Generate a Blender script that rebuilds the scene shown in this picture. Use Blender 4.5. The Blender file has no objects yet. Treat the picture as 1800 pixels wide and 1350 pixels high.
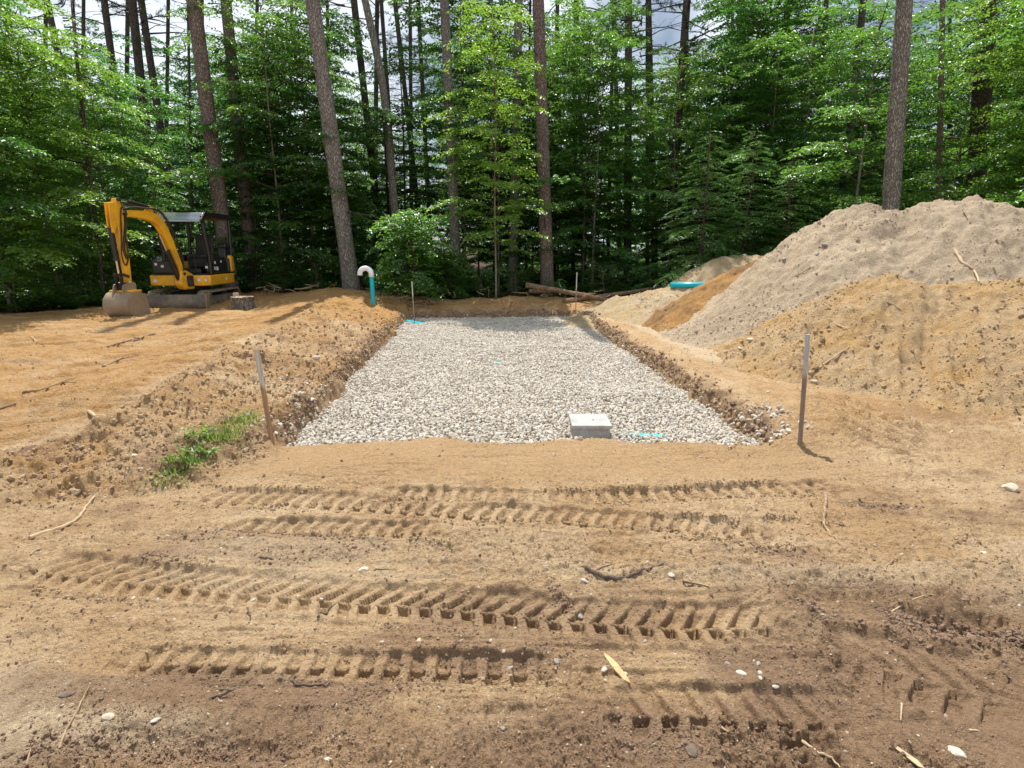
import bpy, math, random
import numpy as np
from mathutils import Vector, Matrix

random.seed(7)
RNG = np.random.default_rng(7)
C = bpy.context.scene.collection
def R(d): return d * (math.pi / 180.0)

# ------------------------------------------------------------------ camera, light, exposure
CAM_H, PITCH, F = 1.6, R(13.33), 1000.0 / 1800.0
cd = bpy.data.cameras.new('camera'); cam = bpy.data.objects.new('camera', cd); C.objects.link(cam)
cam.location = (0, 0, CAM_H); cam.rotation_euler = (R(90) - PITCH, 0, 0)
cd.sensor_width = 36; cd.lens = 36 * F; cd.clip_end = 900; cd.clip_start = 0.05
bpy.context.scene.camera = cam

SUN_EL, SUN_AZ = R(66), R(-12)           # azimuth from +Y, negative = to the left
sd = Vector((math.sin(SUN_AZ) * math.cos(SUN_EL), math.cos(SUN_AZ) * math.cos(SUN_EL), math.sin(SUN_EL)))
sl = bpy.data.lights.new('sun', 'SUN'); sl.energy = 5.0; sl.angle = R(0.55); sl.color = (1.0, 0.955, 0.88)
so = bpy.data.objects.new('sun', sl); C.objects.link(so)
so.rotation_euler = sd.to_track_quat('Z', 'Y').to_euler(); so.location = (0, 0, 30)

w = bpy.data.worlds.new('World'); bpy.context.scene.world = w; w.use_nodes = True
nt = w.node_tree; nt.nodes.clear()
out = nt.nodes.new('ShaderNodeOutputWorld'); bg = nt.nodes.new('ShaderNodeBackground')
sky = nt.nodes.new('ShaderNodeTexSky'); sky.sky_type = 'NISHITA'; sky.sun_disc = False
sky.sun_elevation = SUN_EL; sky.sun_rotation = SUN_AZ; sky.air_density = 1.2; sky.dust_density = 1.5
tc = nt.nodes.new('ShaderNodeTexCoord'); nz = nt.nodes.new('ShaderNodeTexNoise')
nz.inputs['Scale'].default_value = 3.0; nz.inputs['Detail'].default_value = 6
rp = nt.nodes.new('ShaderNodeValToRGB'); rp.color_ramp.elements[0].position = 0.38; rp.color_ramp.elements[1].position = 0.54
mx = nt.nodes.new('ShaderNodeMix'); mx.data_type = 'RGBA'
nt.links.new(tc.outputs['Generated'], nz.inputs['Vector']); nt.links.new(nz.outputs['Fac'], rp.inputs['Fac'])
nt.links.new(rp.outputs['Color'], mx.inputs[0]); nt.links.new(sky.outputs['Color'], mx.inputs[6])
mx.inputs[7].default_value = (12.0, 13.0, 14.5, 1)
nt.links.new(mx.outputs[2], bg.inputs['Color']); bg.inputs['Strength'].default_value = 0.06
nt.links.new(bg.outputs[0], out.inputs[0])
vs = bpy.context.scene.view_settings
vs.view_transform = 'Standard'; vs.look = 'None'; vs.gamma = 1; vs.use_curve_mapping = False; vs.exposure = 0.47
cy = bpy.context.scene.cycles
cy.max_bounces = 7; cy.diffuse_bounces = 4; cy.transmission_bounces = 4; cy.glossy_bounces = 3; cy.transparent_max_bounces = 4

# ------------------------------------------------------------------ helpers
CP, SP = math.cos(PITCH), math.sin(PITCH)
def ray(px, py):
    u, v = (px - 900) / 1000.0, (675 - py) / 1000.0
    return u, CP + v * SP, -SP + v * CP
def G(px, py, z=0.0):                      # point of the photo at height z
    u, a, b = ray(px, py); t = (z - CAM_H) / b
    return (u * t, a * t, z)
def P(px, py, Y):                          # point of the photo at distance Y
    u, a, b = ray(px, py); t = Y / a
    return (u * t, Y, CAM_H + b * t)

def _h(ix, iy, s):
    n = (ix.astype(np.int64) * 374761393 + iy.astype(np.int64) * 668265263 + s * 1442695041) & 0xffffffff
    n = ((n ^ (n >> 13)) * 1274126177) & 0xffffffff
    return ((n ^ (n >> 16)) & 0xffff) / 65535.0
def vn(x, y, s=0):
    x = np.asarray(x, float); y = np.asarray(y, float)
    ix, iy = np.floor(x), np.floor(y); fx, fy = x - ix, y - iy
    fx = fx * fx * fx * (fx * (fx * 6 - 15) + 10); fy = fy * fy * fy * (fy * (fy * 6 - 15) + 10)
    ix = ix.astype(np.int64); iy = iy.astype(np.int64)
    a, b, c, d = _h(ix, iy, s), _h(ix + 1, iy, s), _h(ix, iy + 1, s), _h(ix + 1, iy + 1, s)
    return (a + (b - a) * fx) * (1 - fy) + (c + (d - c) * fx) * fy - 0.5      # -0.5..0.5
def fbm(x, y, f, octv=4, s=0, g=0.5):
    r = 0; a = 1.0
    c, sn = math.cos(0.6), math.sin(0.6)
    for k in range(octv):
        r = r + a * vn(x * f, y * f, s + k * 17); a *= g; f *= 2.03
        x, y = x * c - y * sn + 11.3, x * sn + y * c - 4.7
    return r
def ss(x, a, b):
    t = np.clip((x - a) / (b - a), 0, 1); return t * t * (3 - 2 * t)

def mesh_np(name, V, Fc, mats=(), smooth=False, midx=None, attrs=None):
    V = np.asarray(V, np.float32); Fc = np.asarray(Fc, np.int32)
    me = bpy.data.meshes.new(name); k = Fc.shape[1]
    me.vertices.add(len(V)); me.vertices.foreach_set('co', V.ravel())
    me.loops.add(Fc.size); me.loops.foreach_set('vertex_index', Fc.ravel())
    me.polygons.add(len(Fc)); me.polygons.foreach_set('loop_start', np.arange(len(Fc), dtype=np.int32) * k)
    try: me.polygons.foreach_set('loop_total', np.full(len(Fc), k, np.int32))
    except Exception: pass
    if smooth: me.polygons.foreach_set('use_smooth', np.ones(len(Fc), bool))
    for m in mats: me.materials.append(m)
    if midx is not None: me.polygons.foreach_set('material_index', np.asarray(midx, np.int32))
    for an, av in (attrs or {}).items():
        at = me.attributes.new(an, 'FLOAT', 'POINT'); at.data.foreach_set('value', np.asarray(av, np.float32))
    me.update(); me.validate(); return me

def link(name, me, parent=None):
    o = bpy.data.objects.new(name, me); C.objects.link(o)
    if parent: o.parent = parent
    return o
def tag(o, label=None, cat=None, group=None, kind=None):
    if label: o['label'] = label
    if cat: o['category'] = cat
    if group: o['group'] = group
    if kind: o['kind'] = kind
    return o
def empty(name, loc, label, cat, group=None, rz=0):
    o = bpy.data.objects.new(name, None); C.objects.link(o); o.location = loc; o.rotation_euler = (0, 0, rz)
    o.empty_display_size = .2
    return tag(o, label, cat, group)

class MB:
    def __init__(s): s.v = []; s.f = []
    def add(s, V, Fc):
        n = len(s.v); s.v += [tuple(p) for p in V]; s.f += [tuple(i + n for i in q) for q in Fc]; return s
    def box(s, c, d, M=None):
        V = [Vector((c[0] + sx * d[0] / 2, c[1] + sy * d[1] / 2, c[2] + sz * d[2] / 2)) for sx in (-1, 1) for sy in (-1, 1) for sz in (-1, 1)]
        if M: V = [M @ p for p in V]
        return s.add(V, [(0, 1, 3, 2), (4, 6, 7, 5), (0, 4, 5, 1), (2, 3, 7, 6), (0, 2, 6, 4), (1, 5, 7, 3)])
    def tube(s, pts, r, n=8, cap=True):
        pts = [Vector(p) for p in pts]
        if not hasattr(r, '__len__'): r = [r] * len(pts)
        V = []; Fc = []; ref = None
        for i, p in enumerate(pts):
            d = (pts[min(i + 1, len(pts) - 1)] - pts[max(i - 1, 0)]).normalized()
            if ref is None: ref = Vector((0, 0, 1)) if abs(d.z) < .9 else Vector((1, 0, 0))
            a = d.cross(ref).normalized(); b = d.cross(a).normalized(); ref = a.cross(d) * -1 if False else -b
            for k in range(n):
                t = 2 * math.pi * k / n; V.append(p + (a * math.cos(t) + b * math.sin(t)) * r[i])
        for i in range(len(pts) - 1):
            for k in range(n):
                Fc.append((i * n + k, i * n + (k + 1) % n, (i + 1) * n + (k + 1) % n, (i + 1) * n + k))
        if cap: Fc.append(tuple(range(n))[::-1]); Fc.append(tuple((len(pts) - 1) * n + k for k in range(n)))
        return s.add(V, Fc)
    def prism(s, poly, fr, t0, t1):            # poly in plane coordinates, fr(s, z, t) -> world
        n = len(poly); V = [fr(a, b, t0) for a, b in poly] + [fr(a, b, t1) for a, b in poly]
        Fc = [tuple(range(n))[::-1], tuple(range(n, 2 * n))] + [(i, (i + 1) % n, n + (i + 1) % n, n + i) for i in range(n)]
        return s.add(V, Fc)
    def build(s, name, mat, parent=None, bevel=0, smooth=False, seg=2):
        me = bpy.data.meshes.new(name); me.from_pydata([tuple(p) for p in s.v], [], s.f); me.materials.append(mat)
        import bmesh
        bm = bmesh.new(); bm.from_mesh(me); bmesh.ops.recalc_face_normals(bm, faces=bm.faces); bm.to_mesh(me); bm.free()
        if smooth: 
            me.polygons.foreach_set('use_smooth', [True] * len(me.polygons))
            try: me.set_sharp_from_angle(angle=R(38))
            except Exception: pass
        o = link(name, me, parent)
        if bevel:
            m = o.modifiers.new('bevel', 'BEVEL'); m.width = bevel; m.segments = seg; m.limit_method = 'ANGLE'; m.angle_limit = R(35)
        return o

# ------------------------------------------------------------------ materials
def mat(name):
    m = bpy.data.materials.new(name); m.use_nodes = True; m.node_tree.nodes.clear(); return m, m.node_tree
class NG:
    def __init__(s, nt): s.nt = nt
    def n(s, t, **kw):
        x = s.nt.nodes.new(t)
        for k, v in kw.items():
            if k.startswith('i_'): x.inputs[k[2:].replace('_', ' ')].default_value = v
            else: setattr(x, k, v)
        return x
    def l(s, a, b): s.nt.links.new(a, b)
    def noise(s, vec, scale, detail=4, rough=.55):
        x = s.n('ShaderNodeTexNoise'); x.inputs['Scale'].default_value = scale; x.inputs['Detail'].default_value = detail
        x.inputs['Roughness'].default_value = rough; s.l(vec, x.inputs['Vector']); return x.outputs['Fac']
    def ramp(s, fac, els):
        x = s.n('ShaderNodeValToRGB'); e = x.color_ramp.elements
        while len(e) < len(els): e.new(0.5)
        for q, (p, c) in zip(e, els): q.position = p; q.color = (*c, 1) if hasattr(c, '__len__') else (c, c, c, 1)
        s.l(fac, x.inputs['Fac']); return x.outputs['Color']
    def mix(s, f, a, b, mode='MIX'):
        x = s.n('ShaderNodeMix', data_type='RGBA', blend_type=mode)
        for i, v in ((0, f), (6, a), (7, b)):
            if hasattr(v, 'is_output') or hasattr(v, 'links'): s.l(v, x.inputs[i])
            else: x.inputs[i].default_value = v if i == 0 else (*v, 1)
        return x.outputs[2]
    def math(s, op, a, b=None):
        x = s.n('ShaderNodeMath', operation=op)
        for i, v in ((0, a), (1, b)):
            if v is None: continue
            if hasattr(v, 'links'): s.l(v, x.inputs[i])
            else: x.inputs[i].default_value = v
        return x.outputs[0]
    def attr(s, name): return s.n('ShaderNodeAttribute', attribute_name=name).outputs['Fac']
    def bump(s, h, strength, dist, normal=None):
        x = s.n('ShaderNodeBump'); x.inputs['Strength'].default_value = strength; x.inputs['Distance'].default_value = dist
        s.l(h, x.inputs['Height'])
        if normal is not None: s.l(normal, x.inputs['Normal'])
        return x.outputs['Normal']
    def pbsdf(s, col, rough=.8, spec=.3, metal=0, normal=None):
        x = s.n('ShaderNodeBsdfPrincipled')
        for k, v in (('Base Color', col), ('Roughness', rough), ('Specular IOR Level', spec), ('Metallic', metal)):
            if hasattr(v, 'links'): s.l(v, x.inputs[k])
            else: x.inputs[k].default_value = (*v, 1) if hasattr(v, '__len__') else v
        if normal is not None: s.l(normal, x.inputs['Normal'])
        return x
    def out(s, sh):
        o = s.n('ShaderNodeOutputMaterial'); s.l(sh, o.inputs['Surface'])
    def pos(s): return s.n('ShaderNodeTexCoord').outputs['Object']

SAND_L, SAND, SOIL, ORNG = (.50, .36, .215), (.40, .26, .135), (.255, .165, .10), (.40, .225, .085)
def soil_mat(name, a, b, c, orange=None, ground=False, speck=.5):
    m, t = mat(name); g = NG(t); p = g.pos()
    n1 = g.noise(p, 1.1, 6, .6); n2 = g.noise(p, 7, 6, .65); n3 = g.noise(p, 48, 5, .7); n4 = g.noise(p, 260, 3, .7)
    col = g.mix(g.ramp(n1, [(.36, 0), (.62, 1)]), a, b)
    col = g.mix(g.ramp(n2, [(.5, 0), (.72, .75)]), col, c)
    if ground:
        col = g.mix(g.math('MULTIPLY', g.attr('sand'), .75), col, a)
        bf = g.math('ADD', g.attr('soil'), g.math('MULTIPLY', g.math('SUBTRACT', n2, .5), .9))
        col = g.mix(g.ramp(bf, [(.25, 0), (.75, .92)]), col, SOIL)
        of = g.math('ADD', g.attr('orange'), g.math('MULTIPLY', g.math('SUBTRACT', n2, .5), 1.0))
        col = g.mix(g.ramp(of, [(.3, 0), (.85, .9)]), col, ORNG)
        gf = g.math('ADD', g.attr('pale'), g.math('MULTIPLY', g.math('SUBTRACT', n2, .5), .8))
        col = g.mix(g.ramp(gf, [(.3, 0), (.8, .8)]), col, (.51, .40, .265))
    elif orange:
        col = g.mix(g.ramp(g.noise(p, 2.3, 5, .6), [(.45, 0), (.68, .85)]), col, orange)
    # fine grain in the colour: single pale and dark grains
    col = g.mix(.5, col, g.ramp(n3, [(.3, .28), (.7, .78)]), 'OVERLAY')
    col = g.mix(.42, col, g.ramp(n4, [(.3, .22), (.72, .86)]), 'OVERLAY')
    vo = g.n('ShaderNodeTexVoronoi', feature='F1'); vo.inputs['Scale'].default_value = 75; g.l(p, vo.inputs['Vector'])
    sp = g.math('MULTIPLY', g.math('LESS_THAN', vo.outputs['Distance'], .26), g.math('GREATER_THAN', vo.outputs['Color'], 0.72))
    col = g.mix(g.math('MULTIPLY', sp, g.math('MULTIPLY', g.math('SUBTRACT', 1.0, g.attr('soil')), speck)) if ground else g.math('MULTIPLY', sp, speck), col, (.56, .50, .41))
    if ground:
        lit = g.mix(g.ramp(n3, [(.35, 0), (.65, 1)]), (.03, .022, .012), (.085, .055, .032))
        col = g.mix(g.ramp(g.math('ADD', g.attr('litter'), g.math('MULTIPLY', g.math('SUBTRACT', n2, .5), .6)), [(.35, 0), (.65, 1)]), col, lit)
    hh = g.math('ADD', g.math('MULTIPLY', n2, .6), g.math('ADD', g.math('MULTIPLY', n3, .35), g.math('MULTIPLY', n4, .12)))
    hh = g.math('ADD', hh, g.math('MULTIPLY', sp, .05))
    hh = g.math('ADD', hh, g.math('MULTIPLY', g.math('ABSOLUTE', g.math('SUBTRACT', g.noise(p, 22, 6, .7), .5)), .9))
    nb = g.bump(hh, 1.0, .055)
    g.out(g.pbsdf(col, .93, .15, normal=nb).outputs[0]); return m

M = {}
M['ground'] = soil_mat('bare_sandy_soil', SAND, SAND_L, (.30, .185, .095), ground=True)
M['grey_sand'] = soil_mat('grey_sand', (.47, .375, .26), (.39, .305, .21), (.33, .25, .175), speck=.8)
M['brown_sand'] = soil_mat('brown_sand', (.45, .33, .195), (.41, .285, .155), (.34, .22, .115), orange=(.45, .275, .11))
M['orange_soil'] = soil_mat('orange_soil', (.40, .22, .075), (.22, .13, .065), (.15, .09, .055), orange=(.42, .24, .08))
M['pale_sand'] = soil_mat('pale_sand', (.48, .38, .25), (.40, .31, .19), (.34, .24, .14), orange=(.42, .29, .14))

def simple(name, col, rough=.6, spec=.4, metal=0, var=.25, scale=8, bump=0, bs=40, dirt=None, dscale=5):
    m, t = mat(name); g = NG(t); p = g.pos()
    n = g.noise(p, scale, 5, .6)
    dk = tuple(c * (1 - var) for c in col); lt = tuple(min(1, c * (1 + var)) for c in col)
    c = g.mix(g.ramp(n, [(.3, 0), (.7, 1)]), dk, lt)
    if dirt:
        c = g.mix(g.ramp(g.noise(p, dscale, 6, .65), [(.46, 0), (.68, .9)]), c, dirt)
    nb = g.bump(g.noise(p, bs, 5, .6), bump, .02) if bump else None
    g.out(g.pbsdf(c, rough, spec, metal, nb).outputs[0]); return m
def inst_mat(name, cols, rough=.85, bs=30, bump=.5):
    m, t = mat(name); g = NG(t); p = g.pos()
    oi = g.n('ShaderNodeObjectInfo').outputs['Random']
    k = len(cols); c = g.ramp(oi, [(i / (k - 1), cc) for i, cc in enumerate(cols)])
    c = g.mix(.5, c, g.ramp(g.noise(p, 2.5, 5, .7), [(.3, .32), (.7, .72)]), 'OVERLAY')
    g.out(g.pbsdf(c, rough, .2, normal=g.bump(g.noise(p, 5, 5, .6), bump, .1)).outputs[0]); return m
M['gravel'] = inst_mat('gravel_stone', [(.50, .46, .39), (.66, .60, .51), (.54, .49, .42), (.72, .67, .58), (.60, .53, .43), (.55, .51, .45), (.70, .64, .55), (.58, .47, .34)])
M['clod'] = inst_mat('soil_crumb', [(.46, .33, .20), (.41, .28, .16), (.34, .235, .14), (.48, .36, .22), (.42, .27, .13)], bs=10)
M['clod_dark'] = inst_mat('dark_soil_crumb', [(.22, .145, .10), (.27, .18, .12), (.32, .22, .15), (.25, .165, .11)])
M['clod_grey'] = inst_mat('grey_sand_crumb', [(.48, .39, .29), (.42, .34, .25), (.52, .44, .34), (.38, .30, .22)])
M['pebble'] = inst_mat('pebble', [(.42, .35, .27), (.56, .49, .39), (.34, .28, .21), (.50, .40, .28)], bump=.2)
M['stone_white'] = simple('white_stone', (.62, .58, .50), .85, .15, var=.15, scale=30, bump=.5, dirt=(.42, .33, .22), dscale=18)
M['stone_grey'] = simple('grey_stone', (.36, .345, .32), .85, .15, var=.25, scale=30, bump=.5, dirt=(.34, .26, .18), dscale=18)
M['stone_pale'] = simple('pale_stone', (.56, .49, .39), .8, var=.15, scale=30, bump=.3, dirt=(.38, .28, .17), dscale=20)
M['stone_dark'] = simple('dark_stone', (.17, .135, .11), .9, .1, var=.3, scale=30, bump=.5, dirt=(.27, .19, .12), dscale=18)
M['yellow'] = simple('yellow_paint', (.88, .45, .02), .38, .5, var=.06, scale=3, dirt=(.55, .28, .03), dscale=2.5)
M['black'] = simple('black_paint', (.018, .018, .02), .35, .5, var=.3)
M['blackm'] = simple('black_rubber', (.022, .021, .02), .65, .4, var=.3, dirt=(.06, .05, .04))
M['roof'] = simple('canopy_sky_sheen', (.28, .30, .34), .22, .8, .7, var=.12)  # blue-grey base puts the sky's reflection into the black canopy's colour
M['roofun'] = simple('canopy_lining', (.17, .09, .035), .6, .3)
M['trackr'] = simple('dusty_track_rubber', (.30, .24, .165), .85, .2, var=.35, scale=14, bump=.3, dirt=(.09, .075, .06), dscale=6)
M['steel'] = simple('dusty_steel', (.15, .125, .105), .62, .4, var=.2, scale=5, bump=.1, dirt=(.31, .25, .175), dscale=3)
M['bucket'] = simple('worn_bucket_steel', (.36, .28, .19), .5, .5, .25, var=.15, scale=4, bump=.05, dirt=(.26, .20, .14), dscale=2.2)
M['chrome'] = simple('chrome_rod', (.6, .6, .6), .15, .8, 1.0, var=.05)
M['white'] = simple('white_sticker', (.75, .75, .72), .5, .4, var=.05)
M['red'] = simple('red_sticker', (.45, .05, .02), .5, .4, var=.05)
M['teal'] = simple('teal_pvc', (.0, .46, .56), .34, .5, var=.07, scale=3)
M['pvcw'] = simple('white_pvc', (.82, .86, .92), .3, .5, var=.04, scale=5)
M['concrete'] = simple('concrete', (.39, .39, .375), .85, .25, var=.14, scale=14, bump=.35, bs=70, dirt=(.30, .285, .25), dscale=6)
M['stick'] = simple('dry_stick', (.30, .21, .13), .85, .2, var=.4, scale=25, bump=.4)
M['stickp'] = simple('pale_root', (.46, .345, .215), .85, .2, var=.2, scale=30, bump=.3)
M['stickd'] = simple('dark_stick', (.12, .088, .065), .85, .2, var=.4, scale=25, bump=.4)
M['woodchip'] = simple('split_wood', (.52, .34, .17), .8, .2, var=.25, scale=40, bump=.3)
M['cut'] = simple('sawn_wood', (.56, .43, .28), .85, .2, var=.25, scale=30, bump=.5)
M['logbark'] = simple('log_bark', (.22, .15, .10), .9, .1, var=.4, scale=12, bump=.8, bs=25, dirt=(.36, .24, .14), dscale=3)

def stake_mat(name, lo, hi, zs, wave=None):
    m, t = mat(name); g = NG(t); p = g.pos()
    sx = g.n('ShaderNodeSeparateXYZ'); g.l(p, sx.inputs[0])
    mp = g.n('ShaderNodeMapping'); mp.inputs['Scale'].default_value = (1, 1, .06); g.l(p, mp.inputs['Vector'])
    gr = g.noise(mp.outputs[0], 160, 4)
    f = g.math('ADD', sx.outputs['Z'], g.math('MULTIPLY', g.math('SUBTRACT', gr, .5), .12))
    mr = g.n('ShaderNodeMapRange'); g.l(f, mr.inputs[0]); mr.inputs[1].default_value = zs - .02; mr.inputs[2].default_value = zs + .02
    c = g.mix(mr.outputs[0], lo, hi); c = g.mix(.55, c, g.ramp(gr, [(.3, .25), (.7, .75)]), 'OVERLAY')
    g.out(g.pbsdf(c, .8, .2, normal=g.bump(gr, .4, .01)).outputs[0]); return m
M['stake_a'] = stake_mat('weathered_tan_stake', (.36, .22, .12), (.50, .46, .40), .48)
M['stake_b'] = stake_mat('weathered_grey_stake', (.25, .20, .16), (.42, .42, .42), .58)
M['stake_c'] = stake_mat('pale_stake', (.36, .29, .22), (.62, .60, .56), .5)

def bark(name, a, b, sc=1.0, lichen=None):
    m, t = mat(name); g = NG(t); p = g.pos()
    oi = g.n('ShaderNodeObjectInfo').outputs['Random']
    mp = g.n('ShaderNodeMapping'); mp.inputs['Scale'].default_value = (1, 1, .28); g.l(p, mp.inputs['Vector'])
    ad = g.n('ShaderNodeVectorMath', operation='ADD'); g.l(mp.outputs[0], ad.inputs[0])
    nn = g.n('ShaderNodeTexNoise'); nn.inputs['Scale'].default_value = 9; g.l(mp.outputs[0], nn.inputs['Vector'])
    sc2 = g.n('ShaderNodeVectorMath', operation='SCALE'); g.l(nn.outputs['Color'], sc2.inputs[0]); sc2.inputs['Scale'].default_value = .06
    g.l(sc2.outputs[0], ad.inputs[1])
    vo = g.n('ShaderNodeTexVoronoi', feature='DISTANCE_TO_EDGE'); vo.inputs['Scale'].default_value = 36 * sc; g.l(ad.outputs[0], vo.inputs['Vector'])
    vc = g.n('ShaderNodeTexVoronoi', feature='F1'); vc.inputs['Scale'].default_value = 36 * sc; g.l(ad.outputs[0], vc.inputs['Vector'])
    e = g.ramp(vo.outputs['Distance'], [(.0, 0), (.22, 1)])
    plate = g.mix(g.ramp(g.noise(p, 3, 5, .65), [(.35, 0), (.65, 1)]), a, b)
    plate = g.mix(.45, plate, g.ramp(vc.outputs['Color'], [(.2, .3), (.8, .75)]), 'SOFT_LIGHT')
    hs = g.n('ShaderNodeHueSaturation'); hs.inputs['Saturation'].default_value = .8; g.l(plate, hs.inputs['Color'])
    plate = g.mix(.4, hs.outputs[0], g.ramp(g.noise(p, 60, 3), [(.3, .25), (.7, .8)]), 'OVERLAY')
    c = g.mix(e, tuple(x * .45 for x in a), plate)
    if lichen: c = g.mix(g.ramp(g.noise(p, 5, 6, .7), [(.55, 0), (.66, .7)]), c, lichen)
    c = g.mix(.35, c, g.ramp(oi, [(0, .3), (1, .75)]), 'OVERLAY')
    g.out(g.pbsdf(c, .9, .12, normal=g.bump(e, .8, .03)).outputs[0]); return m
M['bark_pink'] = bark('red_pine_bark', (.28, .20, .165), (.38, .285, .24))
M['bark_grey'] = bark('grey_pine_bark', (.26, .225, .19), (.37, .325, .28), .9, lichen=(.30, .31, .26))
M['bark_dark'] = bark('dark_bark', (.12, .095, .075), (.17, .14, .115))
M['bark_young'] = simple('young_bark', (.20, .175, .125), .85, .2, var=.25, scale=20, dirt=(.28, .27, .22), dscale=9)
M['twig'] = simple('twig', (.10, .075, .05), .9, .1, var=.3, scale=20)

def leaf_mat(name, a, b, tr, gloss=.085, trm=.5):
    m, t = mat(name); g = NG(t)
    r = g.attr('rnd'); oi = g.n('ShaderNodeObjectInfo').outputs['Random']
    c = g.mix(r, a, b)
    hs = g.n('ShaderNodeHueSaturation'); g.l(c, hs.inputs['Color'])
    g.l(g.math('ADD', g.math('MULTIPLY', oi, .035), .482), hs.inputs['Hue']); g.l(g.math('ADD', g.math('MULTIPLY', oi, .55), .7), hs.inputs['Value'])
    df = g.n('ShaderNodeBsdfDiffuse'); g.l(hs.outputs[0], df.inputs['Color'])
    tl = g.n('ShaderNodeBsdfTranslucent'); ct = g.mix(r, tuple(x * .75 for x in tr), tr)
    hs2 = g.n('ShaderNodeHueSaturation'); g.l(ct, hs2.inputs['Color']); g.l(g.math('ADD', g.math('MULTIPLY', oi, .035), .482), hs2.inputs['Hue'])
    g.l(hs2.outputs[0], tl.inputs['Color'])
    ms = g.n('ShaderNodeMixShader'); ms.inputs[0].default_value = trm + .05; g.l(df.outputs[0], ms.inputs[1]); g.l(tl.outputs[0], ms.inputs[2])
    gl = g.n('ShaderNodeBsdfGlossy'); gl.inputs['Roughness'].default_value = .38; gl.inputs['Color'].default_value = (.85, .9, .85, 1)
    m2 = g.n('ShaderNodeMixShader'); m2.inputs[0].default_value = gloss; g.l(ms.outputs[0], m2.inputs[1]); g.l(gl.outputs[0], m2.inputs[2])
    g.out(m2.outputs[0]); return m
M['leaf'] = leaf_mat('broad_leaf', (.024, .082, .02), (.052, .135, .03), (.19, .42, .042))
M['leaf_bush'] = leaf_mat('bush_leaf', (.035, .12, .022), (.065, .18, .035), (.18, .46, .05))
M['leaf_bright'] = leaf_mat('sunlit_young_leaf', (.07, .15, .02), (.12, .22, .03), (.32, .54, .048))  # paler leaf copy with sunlight put into its colours
M['leaf_deep'] = leaf_mat('shade_leaf', (.022, .065, .018), (.042, .105, .025), (.10, .29, .04))  # darker leaf copy with forest shade put into its colours
M['needle'] = leaf_mat('conifer_needle', (.025, .07, .022), (.045, .11, .03), (.06, .16, .03), .06, .3)
M['needle_tip'] = leaf_mat('fresh_hemlock_needle', (.05, .13, .03), (.10, .22, .05), (.16, .36, .06), .06, .35)
M['pine_needle'] = leaf_mat('pine_needle_tuft', (.03, .065, .025), (.055, .10, .035), (.05, .10, .03), .05, .3)
M['grass'] = leaf_mat('grass_blade', (.08, .17, .03), (.14, .26, .05), (.30, .46, .06), .04)

# ------------------------------------------------------------------ the ground as a height function
ZB = -0.15
BED = [G(505, 786, ZB), G(1338, 784, ZB), G(1012, 557, ZB), G(718, 560, ZB)]     # FL FR BR BL
def plane(a, b):                                                                     # signed distance, outside positive
    dx, dy = b[0] - a[0], b[1] - a[1]; L = math.hypot(dx, dy); return (dy / L, -dx / L, a[0], a[1])
PL = [plane(BED[0], BED[1]), plane(BED[1], BED[2]), plane(BED[2], BED[3]), plane(BED[3], BED[0])]   # front right far left
def pdist(p, x, y): return (x - p[2]) * p[0] + (y - p[3]) * p[1]
def prof(d, pts): return np.interp(d, [a for a, b in pts], [b for a, b in pts])

FOREST = [(-60, 8), (-16, 11.2), (-12.2, 12.2), (-10.6, 13.6), (-10.2, 15.8), (-9.5, 17.3), (-7.4, 17.6), (-5.5, 16.9), (-3.9, 16.4), (-2, 16.5), (0, 16.4), (2, 16.5), (3.8, 16.6), (5.5, 16.3), (7, 15.2), (9, 13.6), (12, 12.2), (16, 11.5), (60, 9)]
def edge_y(x): return np.interp(x, [a for a, b in FOREST], [b for a, b in FOREST])

def seg_dist(x, y, pts):                    # distance to a polyline, side (signed t) and arc length s
    best = np.full(x.shape, 1e9); sv = np.zeros(x.shape); tv = np.zeros(x.shape); acc = 0
    for (x0, y0), (x1, y1) in zip(pts[:-1], pts[1:]):
        dx, dy = x1 - x0, y1 - y0; L = math.hypot(dx, dy); ux, uy = dx / L, dy / L
        s = (x - x0) * ux + (y - y0) * uy; sc = np.clip(s, 0, L); t = (x - x0) * -uy + (y - y0) * ux
        d = np.hypot(x - x0 - sc * ux, y - y0 - sc * uy); k = d < best
        best = np.where(k, d, best); sv = np.where(k, acc + sc, sv); tv = np.where(k, t, tv); acc += L
    return best, sv, tv, acc
def GP(pts, z=0.0): return [G(a, b, z)[:2] for a, b in pts]
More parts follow.
